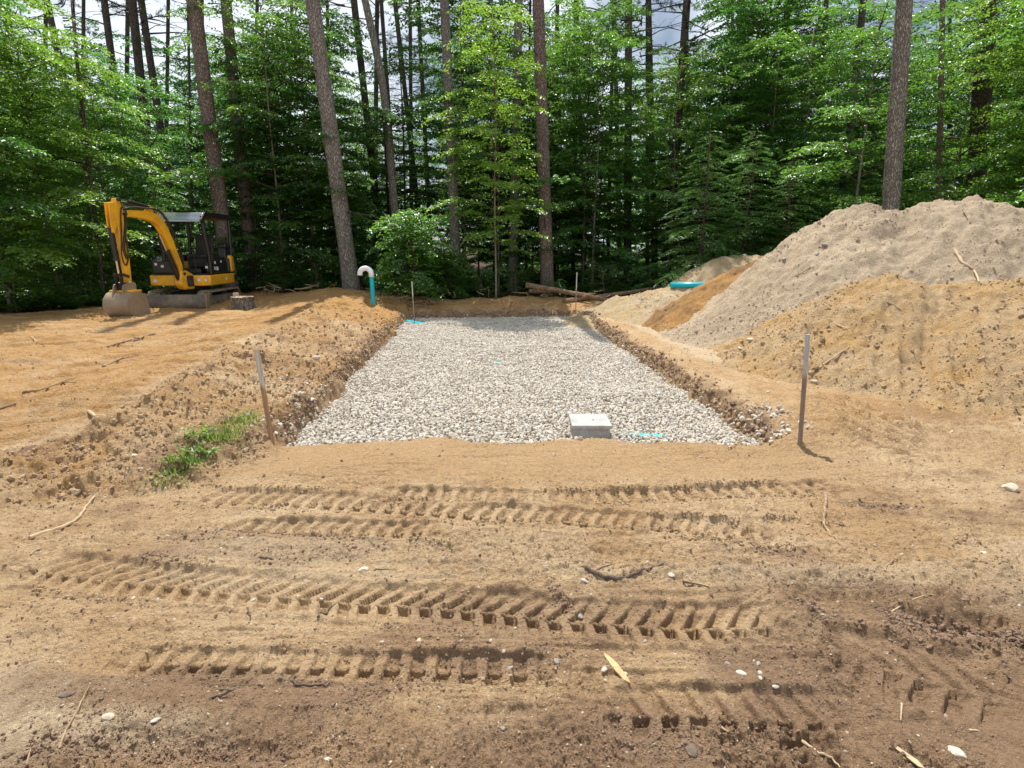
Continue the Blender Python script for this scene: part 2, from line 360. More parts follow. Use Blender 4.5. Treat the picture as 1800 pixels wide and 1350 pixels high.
# crawler track marks: photo points, width, pitch, depth, slant, which lug rows
TRACKS = [
    (GP([(330, 866), (600, 877), (860, 897), (1060, 911), (1250, 926), (1400, 943)]), .30, .105, .056, -.35, 1),
    (GP([(640, 862), (800, 863), (1010, 868), (1200, 862), (1380, 853), (1505, 845)]), .22, .105, .054, -.1, 2),
    (GP([(360, 918), (560, 922), (700, 930), (800, 931)]), .19, .105, .052, -.5, 3),
    (GP([(20, 992), (190, 1013), (330, 1028), (560, 1046), (800, 1064), (1000, 1083), (1200, 1094), (1430, 1098)]), .31, .10, .056, -.75, 4),
    (GP([(150, 1160), (400, 1163), (620, 1168), (880, 1176), (1010, 1185)]), .18, .10, .044, .0, 5),
    (GP([(1010, 1255), (1200, 1250), (1420, 1262), (1560, 1268)]), .28, .10, .052, .3, 6),
    (GP([(1400, 1150), (1560, 1170), (1700, 1205), (1850, 1240)]), .46, .105, .062, .7, 7),
    (GP([(300, 1290), (480, 1296), (640, 1290)]), .24, .10, .045, .2, 8),
    (GP([(1250, 905), (1420, 922), (1560, 940)]), .16, .105, .035, .2, 12),
    (GP([(1180, 1325), (1400, 1338), (1600, 1345)]), .24, .10, .045, .5, 13),
    (GP([(1640, 960), (1750, 975)]), .24, .10, .045, -.3, 9),
    (GP([(120, 742), (225, 690), (330, 642), (420, 598), (510, 565)], .27), .36, .14, .06, .0, 10),
    (GP([(1350, 690), (1500, 700), (1640, 755)]), .30, .10, .008, .0, 11),
]
RUTS = [(GP([(1370 + 14 * k_, 678 + 12 * k_), (1470 + 10 * k_, 696 + 15 * k_), (1560 + 4 * k_, 728 + 12 * k_), (1650, 772 + 7 * k_)], .04), .020 + .006 * (k_ % 2), .055) for k_ in range(6)] + [(GP([(-40, 930), (300, 905), (700, 952), (1100, 968), (1500, 985), (1850, 960)]), .10, .018),
        (GP([(60, 1330), (350, 1318), (640, 1322)]), .07, .045), (GP([(1540, 1085), (1680, 1105), (1850, 1130)]), .06, .05),
        (GP([(0, 660), (200, 600), (500, 560)], .15), .12, .03), (GP([(0, 610), (200, 582), (400, 560)], .15), .12, .03)]

CREST = [(G(600, 517, .36), .36), (G(560, 545, .35), .35), (G(500, 575, .34), .34), (G(430, 610, .34), .34), (G(340, 660, .33), .33), (G(250, 705, .28), .25), (G(120, 765, .17), .17), (G(0, 810, .12), .12), ((-5.2, 3.2, 0), .10), ((-9, 2.2, 0), .07)]
CP_ = [(p[0], p[1]) for p, _z in CREST]; CZ = [_z for p, _z in CREST]
CS = np.concatenate([[0], np.cumsum([math.hypot(b[0] - a[0], b[1] - a[1]) for a, b in zip(CP_[:-1], CP_[1:])])])
TOE = [(-3.1, 18.5), (BED[3][0], BED[3][1]), (BED[0][0], BED[0][1])] + GP([(478, 802), (400, 842), (300, 864), (150, 888), (0, 908)]) + [(-5.6, 2.5), (-9, 1.4)]
def ground_parts(x, y):
    x = np.asarray(x, float); y = np.asarray(y, float)
    n1 = fbm(x, y, 1.3, 3, 5); n2 = fbm(x, y, 4.5, 3, 9)
    dF, dR, dB, dL = [pdist(p, x, y) + n1 * .10 + n2 * .09 * (1.0 if i else .35) for i, p in enumerate(PL)]
    far = ss(y, 11, 15.5); leftup = ss(y, 3.5, 5.6)
    front = prof(dF, [(-1, ZB - .05), (-.02, ZB - .04), (.02, -.105), (.06, -.085), (.25, -.075), (1, -.03), (2.2, 0)])
    right = prof(dR, [(-1, ZB - .05), (-.02, ZB - .03), (.09, .0), (.22, .055), (.5, .05), (1, .03), (9, .05)]) + 0.05 * far * ss(dR, .05, .3)
    farp = prof(dB, [(-1, ZB - .05), (-.02, ZB - .03), (.14, .0), (.35, .16), (.8, .27), (1.3, .26), (2.2, .12), (5, .12)]) + .10 * ss(dB, .2, .8) * fbm(x, y, 1.1, 3, 44)
    left = prof(dL, [(-1, ZB - .05), (-.02, ZB - .03), (.07, -.01), (.3, .0), (12, .0)])
    cd_, cs_, ct_, _L = seg_dist(x, y, CP_); td_, _s, tt_, _L = seg_dist(x, y, TOE); cz = np.interp(cs_, CS, CZ)
    wob_ = n1 * .25 + n2 * .12; behind = ct_ < 0; bank = (tt_ < 0) & ~behind
    shoulder = np.where(behind, np.maximum(.17 - .05 * ss(cs_, 8, 14), 0) + np.maximum(cz - .17, -.04) * (1 - ss(cd_, .15, 1.9)), cz * np.clip(td_ / (td_ + cd_ + 1e-6) * 1.05 + wob_ * .4, 0, 1) ** .85) * (tt_ < 0)
    shoulder = shoulder * ss(y, 1.2, 2.6)
    left = left + .17 * ss(y, 13.8, 17) * ss(dL, .3, 1.5) * ss(x, -11, -7)
    lm_ = np.where(bank, ss(td_, .02, .2) * 1.0, np.where(behind & (tt_ < 0), 1 - ss(cd_ + n2 * .3, .05, .30), 0)) * (1 - ss(y, 15, 16.5)) * ss(x, -9, -6)
    plat_ = np.where(behind & (tt_ < 0), ss(cd_, .1, .5), 0)
    k = 3.5; D = np.stack([dF * 1.0, dR, dB, dL]); S = np.stack([front, right, farp, left])
    W = np.exp(np.clip(k * (D - D.max(0)), -40, 0)); z = (W * S).sum(0) / W.sum(0); z = np.where(D.max(0) > 0, z + shoulder, z)
    inside = D.max(0) < -0.02
    d = D.max(0)
    # roughness masks
    lm = lm_
    smooth_strip = (1 - lm_) * ss(y, 3.75, 4.0) * (1 - ss(y, 4.8, 4.95)) * ss(x, -2.6, -2.1) * (1 - ss(x, 2.4, 3.2))
    edge = np.where(d > 0, np.exp(-(d / .20) ** 4), np.exp(-(d / .06) ** 2)) * (dF < d - .01)
    br = ss(x, .3, 1.6) * (1 - ss(y, 1.9, 2.6)) + (1 - ss(y, 1.35, 1.75)) * .8
    plateau = plat_ * ss(y, 2.8, 4.5)
    rough = np.clip(.6 + .7 * lm + .9 * edge + .9 * np.clip(br, 0, 1) - .3 * smooth_strip + .35 * ss(fbm(x, y, .9, 2, 71), .0, .3), .08, 2.2)
    br0 = np.clip(br, 0, 1) * ss(fbm(x, y, 2.2, 2, 97), -.25, .15)
    litter = ss(y - edge_y(x) + fbm(x, y, .8, 3, 31) * 1.2, -.1, .5)
    rough = rough * (1 - .5 * litter) * np.where(inside, .25, 1)
    a = (.034 * fbm(x, y, 1.6, 2, 1) + .036 * fbm(x, y, 5.5, 3, 2) * rough + .034 * np.abs(fbm(x, y, 14, 3, 3)) * rough + .019 * fbm(x, y, 36, 4, 4, .65) * rough)
    lumps = ss(fbm(x, y, 6, 2, 90), .08, .45) * .03 * lm + ss(fbm(x, y, 2.4, 3, 92), .05, .4) * .06 * lm - ss(-fbm(x, y, 4, 2, 94), .2, .42) * .055 * lm + .9 * br0 * (.022 * np.abs(fbm(x, y, 13, 3, 95)) + .02 * ss(fbm(x, y, 9, 3, 96), .15, .4))
    # scrape streaks: along X in the foreground, along the slope on the plateau
    st = (vn(x * 1.3 + 3, y * 16, 51) + .7 * vn(x * 2.6, y * 37, 52) + .5 * vn(x * 6, y * 70, 57) + .9 * vn(x * .7, y * 6, 56)) * (1 - ss(y, 5, 6)) * .019 * (.35 + ss(fbm(x, y, .8, 2, 98), -.2, .3)) * (1 - lm) * (d > .05)
    rx, ry = x * .93 + y * .37, -x * .37 + y * .93
    st2 = (vn(rx * .5, ry * 5, 53) + .7 * vn(rx * .9, ry * 12, 54) + .35 * vn(rx * 2, ry * 26, 58)) * plateau * .085
    ry2 = x * .42 + y * .9; rx2 = x * .9 - y * .42
    rm = ss(dR, .25, .6) * (1 - ss(dR, 2.2, 3.2)) * (1 - ss(y, 6.6, 8.5)) * ss(y, 4.3, 5.2)
    st3 = vn(rx2 * .8, ry2 * 17, 55) * .03 * rm
    z = z + np.where(inside, a * .4, a + lumps + st + st2 + st3)
    # crumbly undercut along the edges of the bed
    z = z + edge * np.where(d > 0, .03 * fbm(x, y, 7, 3, 61), 0)
    tmask = np.zeros(x.shape); TR_ = np.zeros(x.shape)
    for i, (pts, wd, pitch, dep, slant, sd_) in enumerate(TRACKS):
        x0 = min(p[0] for p in pts) - .5; x1 = max(p[0] for p in pts) + .5; y0 = min(p[1] for p in pts) - .5; y1 = max(p[1] for p in pts) + .5
        k = (x > x0) & (x < x1) & (y > y0) & (y < y1)
        if not k.any(): continue
        X, Y = x[k], y[k]
        bd, s, t, L = seg_dist(X, Y, pts); h = wd / 2
        t = t + .012 * vn(s * 3, s * 0, sd_); q = t / h
        fade = ss(s, 0, .25) * (1 - ss(s, L - .25, L)) * np.clip(1.0 + 1.2 * vn(X * .9, Y * 2.0, sd_ + 200), .5 if sd_ > 5 else .9, 1)
        body = 1 - ss(np.abs(q), .86, 1.03)
        ph = (s + slant * h * np.where(q > -.1, q, -.5 * q)) / pitch + .22 * vn(s * 1.8, q * 0, sd_ + 9) + .06 * vn(X * 14, Y * 14, 5)
        saw = ph - np.floor(ph)
        gap = ss(saw, .0, .07) * (1 - ss(saw, .50, .62)) * ss(np.abs(q + .14), .15, .22) * np.where(q > 0, 1 - .75 * ss(q, .45, .95), .8 * (1 - ss(-q, .4, .95)))
        pit = ss(saw, .04, .10) * (1 - ss(saw, .62, .70)) * (1 - ss(np.abs(q + .16), .04, .20)) * (1 if sd_ <= 5 else .65) * (.55 + .45 * ss(vn(s * 1.3, q * 0, sd_ + 31), -.3, 0))
        wear = (.9 if sd_ <= 5 else .7) + .35 * ss(vn(X * 2.3, Y * 4, sd_ + 300), -.35, .15)
        dd = -dep * body * (.36 + (.62 * gap + 1.25 * pit) * wear)
        rim = dep * .26 * np.exp(-((np.abs(q) - 1.10) / .13) ** 2) * (.7 + 2.0 * vn(X * 26, Y * 26, 77))
        if sd_ == 11: dd = -.012 * body * (vn(s * .3, q * 9, 3) + .5); rim = 0
        z[k] = z[k] + (dd + rim) * fade
        apr = 1 - ss(np.abs(q), 1.3, 2.2); z[k] = z[k] - (a[k] * .15 + st[k] * .6) * body * fade - a[k] * .80 * apr * fade + body * fade * .006 * fbm(X, Y, 18, 3, 66); TR_[k] = np.maximum(TR_[k], apr * fade)
        tmask[k] = np.maximum(tmask[k], body * fade)
    for pts, wd, dep in RUTS:
        bd, s, t, L = seg_dist(x, y, pts)
        f = ss(s, 0, .3) * (1 - ss(s, L - .3, L)); z = z - dep * np.exp(-(bd / wd) ** 2) * f * (1 - .0 * f) + dep * .8 * np.exp(-((bd - wd * 1.9) / (wd * .7)) ** 2) * f * (.7 + fbm(x, y, 12, 3, 8))
    # masks for colour
    soil = np.clip(.68 * ss(x * .55 + (1.95 - y) * 1.0 + fbm(x, y, .8, 3, 21) * 1.5, .35, 1.3) + .55 * (1 - ss(y, 1.5, 2.2)) + .55 * ss(fbm(x, y * 2.2, .8, 4, 22), .05, .35) * (y < 4.7) + 1.0 * edge * (.30 + .7 * ss(fbm(x, y, 5, 3, 24), -.2, .2)) + .62 * lm * ss(fbm(x, y, 2.0, 3, 23), .0, .3), 0, 1) * (1 - smooth_strip)
    soil = np.where(d < .2, np.maximum(soil, .5 * edge), soil)
    soil = soil * (1 - ss(y, 3.2, 4.0) * (1 - edge) * (1 - lm) * .5)
    orange = np.clip(plateau * (.72 + .35 * fbm(rx * .6, ry * 2.2, 1.1, 3, 25)) + .75 * ss(dB, .1, .3) * (1 - litter) * (dB > 0) + .55 * lm * ss(fbm(x, y, 1.5, 3, 26), -.4, .1) + .7 * ss(y, 9, 13) * (dL > 0) * (dL < 3) + .35 * smooth_strip * 0 + .5 * rm + .3 * edge * (y > 6), 0, 1)
    pale = np.clip(.9 * ss(dR, .4, .8) * (1 - ss(dR, 6, 8)) * ss(y, 7.2, 8.5) + .75 * (1 - ss(x, -2.6, -.4)) * (1 - ss(y, 1.7, 2.6)) * ss(y, 1.0, 1.5) + .6 * ss(vn(x * .7, y * 3.1, 33), .1, .4) * (y < 3.6), 0, 1)
    sand = smooth_strip
    cu_ = np.exp(-(((x - 4.15) / .75) ** 2 + ((y - 5.35) / .55) ** 2)); soil = np.maximum(soil, .75 * cu_ * (d > .1)); soil = np.clip(soil + .22 * ss(x, .8, 2) * (1 - ss(y, 2.2, 2.9)), 0, 1)
    orange = np.where(inside, 0, orange); soil = np.where(inside, 0, soil); pale = np.where(inside, 1, pale)
    return z, dict(soil=soil, orange=orange, pale=pale, sand=sand, litter=litter, d=d, rough=rough, lm=lm, edge=edge, tmask=tmask, apron=TR_, br=np.clip(br, 0, 1))
def gz(x, y): return ground_parts(np.atleast_1d(np.asarray(x, float)), np.atleast_1d(np.asarray(y, float)))[0]

# fan shaped sheet: fine near the viewer, coarse towards the horizon and behind
rad = [.35]
while rad[-1] < 17.5:
    r = rad[-1]; rad.append(r + (.03 if r < 1.15 else min(.032, .0026 + .00050 * r * r)))
while rad[-1] < 420: rad.append(rad[-1] * 1.09)
rad = np.array(rad)
fine = np.linspace(-R(45), R(45), 800); coarse = np.linspace(R(45), R(315), 72)[1:-1]
ang = np.concatenate([fine, coarse]); NR, NA = len(rad), len(ang)
RR, AA = np.meshgrid(rad, ang, indexing='ij')
gx, gy = (RR * np.sin(AA)).ravel(), (RR * np.cos(AA)).ravel()
gzv, gm = ground_parts(gx, gy)
i = np.arange(NR - 1)[:, None] * NA; j = np.arange(NA)[None, :]; j2 = (j + 1) % NA
Fq = np.stack([i + j, i + NA + j, i + NA + j2, i + j2], -1).reshape(-1, 4)
V = np.stack([gx, gy, gzv], 1)
inner = np.array([[0, 0, float(gzv[:NA].mean())]])
V = np.concatenate([V, inner])
at = {k: np.append(gm[k], 0) for k in ('soil', 'orange', 'pale', 'sand', 'litter')}
me = mesh_np('ground', V, Fq[:, ::-1], [M['ground']], smooth=True, attrs=at)
g_o = tag(link('ground', me), kind='structure')
# the small disc under the viewer
nn_ = 48; av = np.linspace(0, 2 * math.pi, nn_, endpoint=False)
dv = np.stack([.45 * np.sin(av), .45 * np.cos(av), np.full(nn_, float(gzv[:NA].min()) - .01)], 1)
me = bpy.data.meshes.new('soil_patch'); me.from_pydata([tuple(map(float, q)) for q in dv], [], [tuple(range(nn_))[::-1]]); me.materials.append(M['pale_sand'])
tag(link('soil_patch', me), kind='structure')

# ------------------------------------------------------------------ heaps of sand and soil
def spine_h(x, y, sp):
    h = np.full(x.shape, -9.0)
    for (a, b) in zip(sp[:-1], sp[1:]):
        dx, dy = b[0] - a[0], b[1] - a[1]; L2 = dx * dx + dy * dy
        t = np.clip(((x - a[0]) * dx + (y - a[1]) * dy) / L2, 0, 1)
        zz = a[2] + (b[2] - a[2]) * t; sl_ = a[3] + (b[3] - a[3]) * t
        d = np.hypot(x - a[0] - t * dx, y - a[1] - t * dy)
        h = np.maximum(h, zz - sl_ * (np.sqrt(d * d + .05) - .2236))
    return h
def S(px, py, Y, sl_): p = P(px, py, Y); return (p[0], p[1], p[2], sl_)
def big_h(x, y):
    sp = [S(1350, 480, 10.9, .95), S(1372, 450, 10.8, .9), S(1430, 402, 10.6, .85), S(1490, 366, 10.5, .8), S(1525, 357, 10.4, .78), S(1590, 366, 10.2, .76), S(1640, 350, 10.1, .75), S(1690, 345, 10.0, .75), S(1745, 352, 9.8, .75), S(1800, 368, 9.6, .75), (9.5, 9.4, 2.0, .7), (11.5, 9.2, 1.5, .7)]
    h = spine_h(x, y, sp)
    rn = vn((x * .8 - y * .6) * 6, (x * .6 + y * .8) * .9, 301) * .05
    h = h + .05 * np.abs(fbm(x, y, 2.6, 3, 104)) * 2 - .04
    return h + .13 * fbm(x, y, 1.2, 3, 101) + .09 * fbm(x, y, 4, 4, 102) * ss(h, -.2, 1.2) + .05 * np.abs(fbm(x, y, 8, 3, 105)) + .045 * fbm(x, y, 16, 3, 103) + rn * ss(h, 0, .6) - .03 + .18 * ss(h, .35, -.3)
def brown_h(x, y):
    sp = [S(1500, 496, 8.1, 1.05), S(1520, 488, 8.0, .85), S(1560, 481, 7.9, .62), S(1640, 500, 7.7, .55), S(1720, 490, 7.5, .52), S(1800, 486, 7.2, .52), (8.2, 6.7, 1.15, .52), (10.5, 6.2, .9, .5)]
    h = spine_h(x, y, sp)
    st = (vn((x * .5 + y * .87) * .9, (x * .87 - y * .5) * 11, 310) * .12 + vn((x * .5 + y * .87) * 1.6, (x * .87 - y * .5) * 22, 311) * .045) * ss(7.2 - y, 0, .9) * ss(fbm(x, y, .9, 2, 312), -.2, .1)
    return h + .17 * fbm(x, y, 1.2, 3, 111) + .09 * fbm(x, y, 5, 4, 112) * ss(y, 5.2, 7.6) + .05 * np.abs(fbm(x, y, 8, 3, 115)) * ss(y, 5.6, 7) + .045 * fbm(x, y, 17, 3, 113) + st - .05 + .12 * ss(h, .3, -.3)
def tongue_h(x, y):
    sp = [S(1400, 440, 11.3, .9), S(1350, 452, 11.4, .8), S(1300, 472, 11.6, .7), S(1240, 516, 11.8, .62), S(1165, 564, 12.0, .55)]
    h = spine_h(x, y, sp)
    st = vn((x * .9 + y * .2) * 1.0, y * 9, 320) * .06
    return h + .08 * fbm(x, y, 2.2, 3, 121) + .08 * fbm(x, y, 7, 4, 122) + .03 * fbm(x, y, 20, 3, 123) + st - .02
def farp_h(x, y):
    sp = [S(1205, 498, 14.8, .7), S(1262, 452, 14.8, .75), S(1300, 447, 14.8, .7), S(1360, 447, 14.6, .7), (8.5, 14.2, 1.5, .7)]
    h = spine_h(x, y, sp)
    return h + .08 * fbm(x, y, 2, 3, 131) + .06 * fbm(x, y, 6, 4, 132) + .02 * fbm(x, y, 20, 3, 133)
def low_h(x, y):
    sp = [S(1098, 521, 14.0, .6), S(1140, 512, 13.8, .45), S(1185, 506, 13.6, .42), S(1260, 512, 13.4, .42), (6.5, 13.2, .8, .45)]
    h = spine_h(x, y, sp)
    return h + .07 * fbm(x, y, 2, 3, 141) + .06 * fbm(x, y, 6, 4, 142) + .022 * fbm(x, y, 20, 3, 143) + .06 * ss(h, .25, -.2)
HEAPS = [('sand_heap', big_h, (2.6, 12.5, 6.2, 13.2), .030, 'grey_sand', 'tallest heap of grey sand, peaked and pebbly, at the right edge', 'sand heap'),
         ('soil_heap', brown_h, (2.6, 12.5, 3.8, 9.2), .026, 'brown_sand', 'low broad heap of brown sandy soil leaning against the tallest grey heap', 'soil heap'),
         ('soil_heap', tongue_h, (2.4, 7.5, 10.6, 14.0), .032, 'orange_soil', 'orange brown tongue of soil spilling left beside the tall grey heap', 'soil heap'),
         ('sand_heap', farp_h, (3.2, 9.5, 12.8, 16.6), .040, 'pale_sand', 'farthest pale sand heap rising behind the teal pipe', 'sand heap'),
         ('sand_heap', low_h, (.9, 8, 11.8, 15.9), .034, 'pale_sand', 'low pale sand mound under the teal pipe at the forest edge', 'sand heap')]
for nm, fn, (x0, x1, y0, y1), st, mt, lab, cat in HEAPS:
    xs, ys = np.arange(x0, x1, st), np.arange(y0, y1, st); X, Y = np.meshgrid(xs, ys)
    z = fn(X, Y); gg, _m = ground_parts(X.ravel(), Y.ravel()); gg = gg.reshape(X.shape)
    ok = z > gg - .05; nx = len(xs)
    ii = np.arange(len(ys) - 1)[:, None] * nx + np.arange(nx - 1)[None, :]
    keep = (ok[:-1, :-1] | ok[1:, :-1] | ok[:-1, 1:] | ok[1:, 1:]).ravel()
    Fq = np.stack([ii, ii + 1, ii + nx + 1, ii + nx], -1).reshape(-1, 4)[keep]
    used, inv = np.unique(Fq, return_inverse=True); Vv = np.stack([X.ravel(), Y.ravel(), np.maximum(z, gg - .10).ravel()], 1)[used]
    me = mesh_np(nm, Vv, inv.reshape(-1, 4), [M[mt]], smooth=True)
    tag(link(nm, me), lab, cat)
def surf(x, y):
    x = np.atleast_1d(np.asarray(x, float)); y = np.atleast_1d(np.asarray(y, float))
    z = gz(x, y)
    for _n, fn, (x0, x1, y0, y1), *_r in HEAPS:
        k = (x > x0) & (x < x1) & (y > y0) & (y < y1)
        if k.any(): z[k] = np.maximum(z[k], fn(x[k], y[k]))
    return z
def on(px, py, z0=0.0):                     # point of the photo on the surface
    z = z0
    for _ in range(12): q = G(px, py, z); z = .5 * z + .5 * float(surf(q[0], q[1])[0])
    q = G(px, py, z); return Vector((q[0], q[1], float(surf(q[0], q[1])[0])))
def march(px, py):                          # robust for the heaps
    u, a, b = ray(px, py); t = np.arange(1, 22, .02); z = surf(u * t, a * t); k = np.argmax(CAM_H + b * t < z)
    return Vector((u * t[k], a * t[k], float(z[k])))

# ------------------------------------------------------------------ scattered stones and crumbs (instanced)
def rock_mesh(name, seed, m, flat=.7, rough=.25, sub=2):
    import bmesh
    bm = bmesh.new(); bmesh.ops.create_icosphere(bm, subdivisions=sub, radius=.5)
    r = np.random.default_rng(seed); dirs = r.normal(size=(9, 3)); dirs /= np.linalg.norm(dirs, axis=1)[:, None]; cut = r.uniform(.30, .46, 9)
    sc = np.array([1, r.uniform(.65, .95), flat * r.uniform(.8, 1.1)])
    for v in bm.verts:
        p = np.array(v.co)
        for d_, c_ in zip(dirs, cut):
            e = p @ d_ - c_
            if e > 0: p = p - d_ * e * .85
        p = p * (1 + rough * .3 * r.normal()) * sc; v.co = p
    me = bpy.data.meshes.new(name); bm.to_mesh(me); bm.free(); me.materials.append(m); return me
def protos(name, n, m, **kw):
    col = bpy.data.collections.new(name + '_protos')
    for k in range(n):
        me = rock_mesh(name, 1000 + k * 7 + len(name), m, **kw); me.polygons.foreach_set('use_smooth', [False] * len(me.polygons))
        o = bpy.data.objects.new('%s_piece_%02d' % (name, k), me); col.objects.link(o)
    return col
def scatter(name, pts, rot, scl, col, n, label=None, cat=None, host=None):
    me = bpy.data.meshes.new(name); me.vertices.add(len(pts)); me.vertices.foreach_set('co', np.asarray(pts, np.float32).ravel())
    a = me.attributes.new('rot', 'FLOAT_VECTOR', 'POINT'); a.data.foreach_set('vector', np.asarray(rot, np.float32).ravel())
    a = me.attributes.new('scl', 'FLOAT', 'POINT'); a.data.foreach_set('value', np.asarray(scl, np.float32))
    a = me.attributes.new('idx', 'INT', 'POINT'); a.data.foreach_set('value', RNG.integers(0, n, len(pts)).astype(np.int32))
    o = link(name, me); tag(o, label, cat, kind='stuff')
    ng = bpy.data.node_groups.new(name + '_nodes', 'GeometryNodeTree')
    ng.interface.new_socket('Geometry', in_out='INPUT', socket_type='NodeSocketGeometry'); ng.interface.new_socket('Geometry', in_out='OUTPUT', socket_type='NodeSocketGeometry')
    gi, go = ng.nodes.new('NodeGroupInput'), ng.nodes.new('NodeGroupOutput')
    ip = ng.nodes.new('GeometryNodeInstanceOnPoints'); ci = ng.nodes.new('GeometryNodeCollectionInfo')
    ci.inputs['Collection'].default_value = col; ci.inputs['Separate Children'].default_value = True; ci.inputs['Reset Children'].default_value = True
    ip.inputs['Pick Instance'].default_value = True
    def na(nm, dt):
        x = ng.nodes.new('GeometryNodeInputNamedAttribute'); x.data_type = dt; x.inputs['Name'].default_value = nm
        return [s_ for s_ in x.outputs if s_.enabled and s_.name == 'Attribute'][0]
    L = ng.links.new
    L(gi.outputs[0], ip.inputs['Points']); L(ci.outputs[0], ip.inputs['Instance'])
    L(na('idx', 'INT'), ip.inputs['Instance Index']); L(na('rot', 'FLOAT_VECTOR'), ip.inputs['Rotation']); L(na('scl', 'FLOAT'), ip.inputs['Scale'])
    L(ip.outputs[0], go.inputs[0])
    md = o.modifiers.new('scatter', 'NODES'); md.node_group = ng
    return o
def rrot(n, full=True): return np.stack([RNG.uniform(-3.14, 3.14, n) if full else RNG.uniform(-.3, .3, n), RNG.uniform(-3.14, 3.14, n) if full else RNG.uniform(-.3, .3, n), RNG.uniform(0, 6.28, n)], 1)

BANKS = []
# clean stone in the bed
sp_ = .0275
X, Y = np.meshgrid(np.arange(-3.8, 3.2, sp_), np.arange(4.3, 15.7, sp_)); X = X.ravel() + RNG.uniform(-.6, .6, X.size) * sp_; Y = Y.ravel() + RNG.uniform(-.6, .6, Y.size) * sp_
ds = [pdist(p, X, Y) for p in PL]; n_ = fbm(X, Y, 1.3, 3, 5) * .10 + fbm(X, Y, 4.5, 3, 9) * .09
dmax = np.max([ds[0] + n_ * .6, ds[1] + n_, ds[2] + n_, ds[3] + n_], 0)
spill = (ds[1] + n_ > 0) & (ds[1] < .55) & (Y < 5.5) & (Y > 4.6) & (RNG.random(X.size) < .45 * np.exp(-np.clip(ds[1], 0, 9) * 3.5)) | (ds[3] > 0) & (ds[3] < .5) & (Y < 6.6) & (RNG.random(X.size) < .06) | (dmax > 0) & (dmax < .05) & (RNG.random(X.size) < .12)
k = (dmax < -.005) | (spill & (ds[0] < .1))
X, Y = X[k], Y[k]; ins = dmax[k] < -.005
z = gz(X, Y); zt = ZB + .045 * fbm(X, Y, .9, 3, 400) + .03 * fbm(X, Y, 3.5, 2, 401) + RNG.uniform(-.014, .012, X.size)
z = np.where(ins, np.maximum(zt, z + .004), z + .008)
sc_ = np.clip(RNG.lognormal(math.log(.037), .27, X.size), .018, .07)
gcol = protos('gravel', 8, M['gravel'], flat=.68, rough=.18, sub=2)
scatter('gravel', np.stack([X, Y, z], 1), rrot(len(X)), sc_, gcol, 8, 'clean pale grey crushed stone filling the long rectangular bed', 'gravel')

ccol = protos('soil_crumb', 6, M['clod'], flat=.8, rough=.45); dcol = protos('dark_crumb', 6, M['clod_dark'], flat=.8, rough=.5)
ycol = protos('grey_crumb', 6, M['clod_grey'], flat=.8, rough=.4); pcol = protos('pebble', 6, M['pebble'], flat=.6, rough=.08)
def polar(n, r0, r1, a=46):                  # points roughly even in the picture
    r = 1 / RNG.uniform(1 / r1, 1 / r0, n); t = R(RNG.uniform(-a, a, n)); return r * np.sin(t), r * np.cos(t)
def sized(r, lo=.003, hi=.03): return np.clip(r * RNG.lognormal(math.log(.0022), .5, len(r)), lo, hi)
def put(name, x, y, sc_, col, label, cat, sink=.15):
    z = surf(x, y); scatter(name, np.stack([x, y, z - sink * sc_ + .18 * sc_], 1), rrot(len(x)), sc_, col, 6, label, cat)
x, y = polar(170000, 1.3, 14); _, m_ = ground_parts(x, y)
pr = np.clip(1.2 * m_['lm'] + .9 * m_['edge'] * (m_['d'] > 0) + .17 + .25 * ss(fbm(x, y, 2.2, 3, 77), .05, .35), 0, 1) * (m_['d'] > .01) * (1 - .8 * m_['sand']) * (1 - .7 * m_['tmask']) * (1 - .5 * m_['apron']) * (1 - m_['litter'])
k = RNG.random(len(x)) < pr * .75; x, y = x[k], y[k]; r = np.hypot(x, y); big = 1 + 1.9 * m_['lm'][k] * RNG.random(k.sum())
put('soil_crumbs', x, y, np.clip(sized(r) * big * .85, .004, .08), ccol, 'tan crumbs of loose soil strewn over the bare ground', 'soil crumbs')
x, y = polar(190000, 1.2, 5); _, m_ = ground_parts(x, y)
pr = np.clip(.75 * m_['br'] * ss(fbm(x, y, 3, 3, 78), -.15, .2) + .07 + .6 * (m_['soil'] > .5) * ss(fbm(x, y, 4, 3, 79), .1, .3), 0, 1) * (m_['d'] > .02) * (1 - .8 * m_['sand']) * (1 - .6 * m_['tmask'])
k = RNG.random(len(x)) < pr * .55; x, y = x[k], y[k]
put('dark_soil_crumbs', x, y, sized(np.hypot(x, y), .003, .04) * 1.1, dcol, 'dark brown soil crumbs scattered over the near ground', 'soil crumbs')
# crumbs pushed up along the marks
xs, ys, sz = [], [], []
for pts, wd, pitch, dep, slant, sd_ in TRACKS[:11]:
    L = sum(math.hypot(b[0] - a[0], b[1] - a[1]) for a, b in zip(pts[:-1], pts[1:])); n = int(L * 260)
    for side in (-1, 1):
        q = RNG.uniform(0, len(pts) - 1, n); ii = q.astype(int); f = q - ii; pa = np.array(pts)
        p0 = pa[ii] + (pa[ii + 1] - pa[ii]) * f[:, None]; tt = pa[ii + 1] - pa[ii]; tt /= np.linalg.norm(tt, axis=1)[:, None]
        off = side * (wd / 2 * 1.12 + RNG.normal(0, .026, n)); keep = vn(p0[:, 0] * 2.8, p0[:, 1] * 2 + side, sd_ + 60) > .08
        p1 = p0 + np.stack([-tt[:, 1], tt[:, 0]], 1) * off[:, None]; xs.append(p1[keep, 0]); ys.append(p1[keep, 1])
